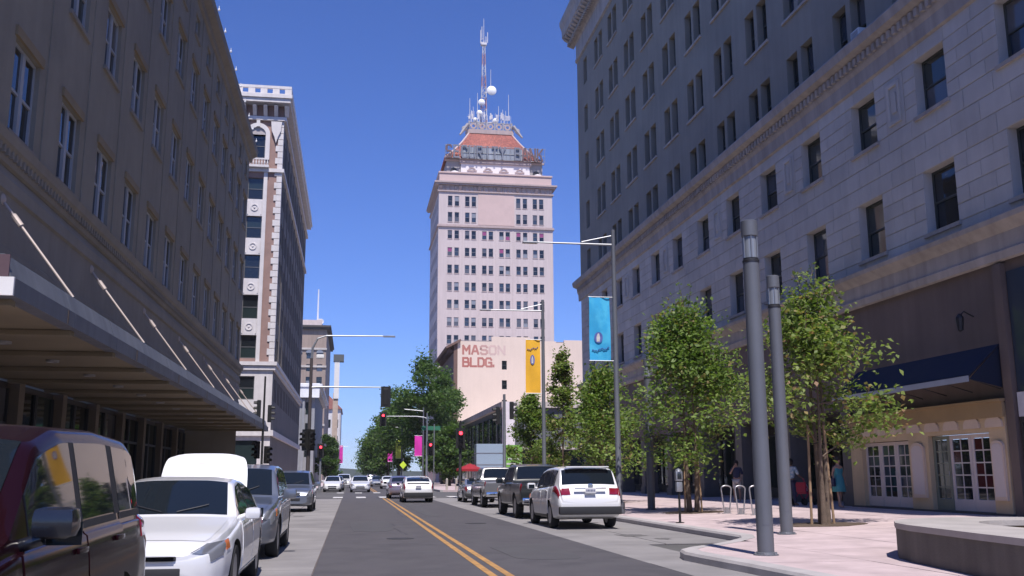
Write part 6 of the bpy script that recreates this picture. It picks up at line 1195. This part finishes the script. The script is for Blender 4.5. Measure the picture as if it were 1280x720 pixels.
def person(loc, rz, label, sk, hands, feet, clothes, h=1.68, lean=0.0, seat=None):
    t = thing("person", loc, label, "person", None, rz); k = h/1.7; Z = lambda z: z*k
    J = {'pelvis': ((0, 0, Z(0.95)), (0.15, 0.11)), 'waist': ((0, lean*0.3, Z(1.12)), (0.125, 0.095)), 'chest': ((0, lean*0.8, Z(1.32)), (0.155, 0.11)), 'neckb': ((0, lean, Z(1.44)), (0.075, 0.07)), 'neck': ((0, lean, Z(1.50)), 0.05), 'jaw': ((0, lean+0.02, Z(1.56)), (0.062, 0.07)), 'head': ((0, lean+0.01, Z(1.63)), (0.075, 0.09)), 'crown': ((0, lean, Z(1.68)), (0.055, 0.065))}
    E = [('pelvis', 'waist'), ('waist', 'chest'), ('chest', 'neckb'), ('neckb', 'neck'), ('neck', 'jaw'), ('jaw', 'head'), ('head', 'crown')]
    for n, sd in (('r', 1), ('l', -1)):
        el, wr = hands[n]; J['sh'+n] = ((sd*0.175, lean, Z(1.40)), 0.055); J['el'+n] = (el, 0.04); J['wr'+n] = (wr, 0.027); d = (Vector(wr)-Vector(el)).normalized(); pm = Vector(wr)+d*0.06; J['pm'+n] = (pm[:], (0.034, 0.022)); E += [('chest', 'sh'+n), ('sh'+n, 'el'+n), ('el'+n, 'wr'+n), ('wr'+n, 'pm'+n)]
        sidev = d.cross(Vector((0, 1, 0.3))).normalized()
        for i in range(5):
            if i == 4: a = Vector(wr)+d*0.03+sidev*0.03; b = a+d*0.035+sidev*0.025; c = b+d*0.03
            else: a = pm+d*0.02+sidev*(0.024-0.016*i); b = a+d*(0.035-0.003*abs(i-1.5)); c = b+d*0.025+Vector((0, 0.015, 0))
            for q_, (p, r) in enumerate(((a, 0.009), (b, 0.0085), (c, 0.007))): J['f%d%d%s' % (i, q_, n)] = (p[:], r)
            E += [(('wr' if i == 4 else 'pm')+n, 'f%d0%s' % (i, n)), ('f%d0%s' % (i, n), 'f%d1%s' % (i, n)), ('f%d1%s' % (i, n), 'f%d2%s' % (i, n))]
        kn, an = feet[n]; J['hp'+n] = ((sd*0.09, 0, Z(0.88)), 0.085); J['kn'+n] = (kn, 0.055); J['an'+n] = (an, 0.038); J['to'+n] = ((an[0]+sd*0.02, an[1]+0.17, an[2]-0.045), (0.04, 0.028)); J['he'+n] = ((an[0], an[1]-0.03, an[2]-0.045), 0.034); E += [('pelvis', 'hp'+n), ('hp'+n, 'kn'+n), ('kn'+n, 'an'+n), ('an'+n, 'to'+n), ('an'+n, 'he'+n)]
    body = skinned("body", J, E, sk, t, 'pelvis')
    q = MB(); hp = Vector(J['head'][0])
    q.lathe([(0.001, 0.125), (0.06, 0.115), (0.095, 0.06), (0.10, 0.0), (0.085, -0.08), (0.05, -0.12)], hp+Vector((0, -0.025, 0.012)), 14); hr = link("hair", q.mesh("hair", hair_m, 60), t)
    f = MB(); f.lathe([(0.013, 0), (0.001, 0.03)], hp+Vector((0, 0.085, -0.035)), 8, 'y'); link("nose", f.mesh("nose", sk, 60), body)
    for sd in (-1, 1): f = MB(); f.lathe([(0.012, 0), (0.001, 0.006)], hp+Vector((sd*0.032, 0.083, 0.0)), 8, 'y'); link("eye", f.mesh("eye", hair_m), body); f = MB(); f.lathe([(0.022, 0), (0.018, sd*0.012)], hp+Vector((sd*0.076, 0.0, -0.015)), 8, 'x'); link("ear", f.mesh("ear", sk), body)
    f = MB(); f.box(hp.x-0.024, hp.x+0.024, hp.y+0.085, hp.y+0.092, hp.z-0.075, hp.z-0.066); link("mouth", f.mesh("mouth", mat("lips", (0.3, 0.10, 0.09), 0.5)), body)
    for (nm, keys, grow, m) in clothes:
        JJ = {a: (J[a][0], tuple(v+grow for v in J[a][1]) if isinstance(J[a][1], tuple) else J[a][1]+grow) for a in keys}; EE = [(a, b) for a, b in E if a in keys and b in keys]
        skinned(nm, JJ, EE, m, t, keys[0])
    return t, J
teal = mat("teal_cloth", (0.05, 0.26, 0.30), 0.8, var=0.12, vs=5); navyc = mat("navy_cloth", (0.02, 0.025, 0.07), 0.8, var=0.1); pale = mat("pale_cloth", (0.55, 0.5, 0.46), 0.8, var=0.1); pat = mat("patterned_shirt", (0.25, 0.36, 0.45), 0.8, var=0.3, vs=14, col2=(0.6, 0.6, 0.58))
top = ['chest', 'waist', 'pelvis', 'neckb', 'shr', 'shl', 'elr', 'ell']; legs = ['pelvis', 'hpr', 'hpl', 'knr', 'knl', 'anr', 'anl']
hd = dict(r=((0.25, -0.02, 1.12), (0.27, 0.06, 0.88)), l=((-0.25, -0.02, 1.12), (-0.27, 0.05, 0.88)))
ft = dict(r=((0.10, 0.06, 0.50), (0.10, 0.10, 0.085)), l=((-0.10, -0.02, 0.50), (-0.10, -0.12, 0.085)))
p, J = person((16.55, 31.7, zsw(16.55)), R(200), "person in a teal knee length dress walking by the cream shop's left end", skin, hd, ft, [("dress_top", ['chest', 'waist', 'pelvis', 'neckb', 'shr', 'shl'], 0.022, teal)])
q = MB(); q.lathe([(0.13, 1.12), (0.175, 0.98), (0.2, 0.8), (0.235, 0.55), (0.23, 0.545), (0.12, 1.0)], n=22); q.build("dress_skirt", teal, p, smooth=60)
q = MB(); q.box(0.28, 0.38, -0.14, 0.14, 0.72, 1.0, ch=0.03); q.path([(0.3, 0, 1.0), (0.24, 0.02, 1.2), (0.19, 0, 1.44)], 0.012, 5); bagt = thing("shoulder_bag", (16.55, 31.7, zsw(16.55)), "dark shoulder bag carried by the person in teal", "bag", None, R(200)); q.build("bag_body", navyc, bagt)
hd2 = dict(r=((0.26, 0.08, 1.16), (0.10, 0.16, 1.42)), l=((-0.24, 0.0, 1.12), (-0.2, 0.14, 0.95)))
person((16.4, 40.4, zsw(16.4)), R(150), "person in a navy top and pale shorts standing beyond the bike racks", skin, hd2, ft, [("top", top, 0.018, navyc), ("shorts", ['pelvis', 'hpr', 'hpl', 'knr', 'knl'], 0.026, pale)])
sx_, sy_ = 16.2, 34.4
hd3 = dict(r=((0.24, 0.16, 1.12), (0.22, 0.42, 1.02)), l=((-0.24, 0.16, 1.12), (-0.22, 0.42, 1.02)))
person((sx_-0.15, sy_, zsw(sx_)), R(-60), "person in a patterned pale blue shirt pushing the red stroller", skin_d, hd3, ft, [("shirt", top, 0.022, pat), ("trousers", legs, 0.022, navyc)], 1.66, 0.08)
st = thing("stroller", (sx_+0.38, sy_+0.3, zsw(sx_)), "red wheeled stroller with a white bundle, between the light column and tree", "stroller", None, R(-60))
redc = mat("red_frame", (0.42, 0.02, 0.06), 0.5)
for sd in (-0.22, 0.22): q = MB(); q.path([(sd, -0.15, 1.0), (sd, 0.1, 0.62), (sd, 0.5, 0.18)], 0.018, 6); q.path([(sd, -0.15, 0.18), (sd, 0.25, 0.5)], 0.018, 6); q.build("frame_side", redc, st)
q = MB(); q.tube((-0.22, -0.15, 1.0), (0.22, -0.15, 1.0), 0.018, n=6); q.build("handle", sig_blk, st)
q = MB(); q.box(-0.2, 0.2, 0.05, 0.45, 0.42, 0.5, ch=0.02); q.box(-0.2, 0.2, 0.0, 0.08, 0.5, 0.85, ch=0.02); q.build("seat", redc, st)
for sd in (-0.25, 0.25):
    for y in (-0.12, 0.5): q = MB(); q.lathe([(0.06, -0.02), (0.13, -0.02), (0.13, 0.02), (0.06, 0.02)], (sd, y, 0.135), 16, 'x'); q.build("wheel", rubber, st)
bu = thing("white_bundle", (sx_+0.55, sy_+0.42, zsw(sx_)+0.5), "white bundle lying on the red stroller", "bundle"); q = MB(); q.lathe([(0.001, 0.0), (0.14, 0.03), (0.17, 0.14), (0.12, 0.27), (0.001, 0.31)], n=12); q.build("cloth", mat("white_cloth", (0.7, 0.68, 0.7), 0.8, bump=0.5, bs=12), bu, smooth=60)
# ------------------------------------------------------------------ thin summer haze
hz = bpy.data.materials.new("haze_air"); hz.use_nodes = True; nt = hz.node_tree; nt.nodes.remove(nt.nodes["Principled BSDF"]); pv = nt.nodes.new("ShaderNodeVolumePrincipled")
pv.inputs["Color"].default_value = (0.86, 0.92, 1.0, 1); pv.inputs["Density"].default_value = 0.00013; pv.inputs["Anisotropy"].default_value = 0.0
nt.links.new(pv.outputs[0], nt.nodes["Material Output"].inputs["Volume"])
b = MB(); b.box(-1600, 1600, -700, 3100, -1.5, 114); o = b.build("haze", hz); o["kind"] = "stuff"
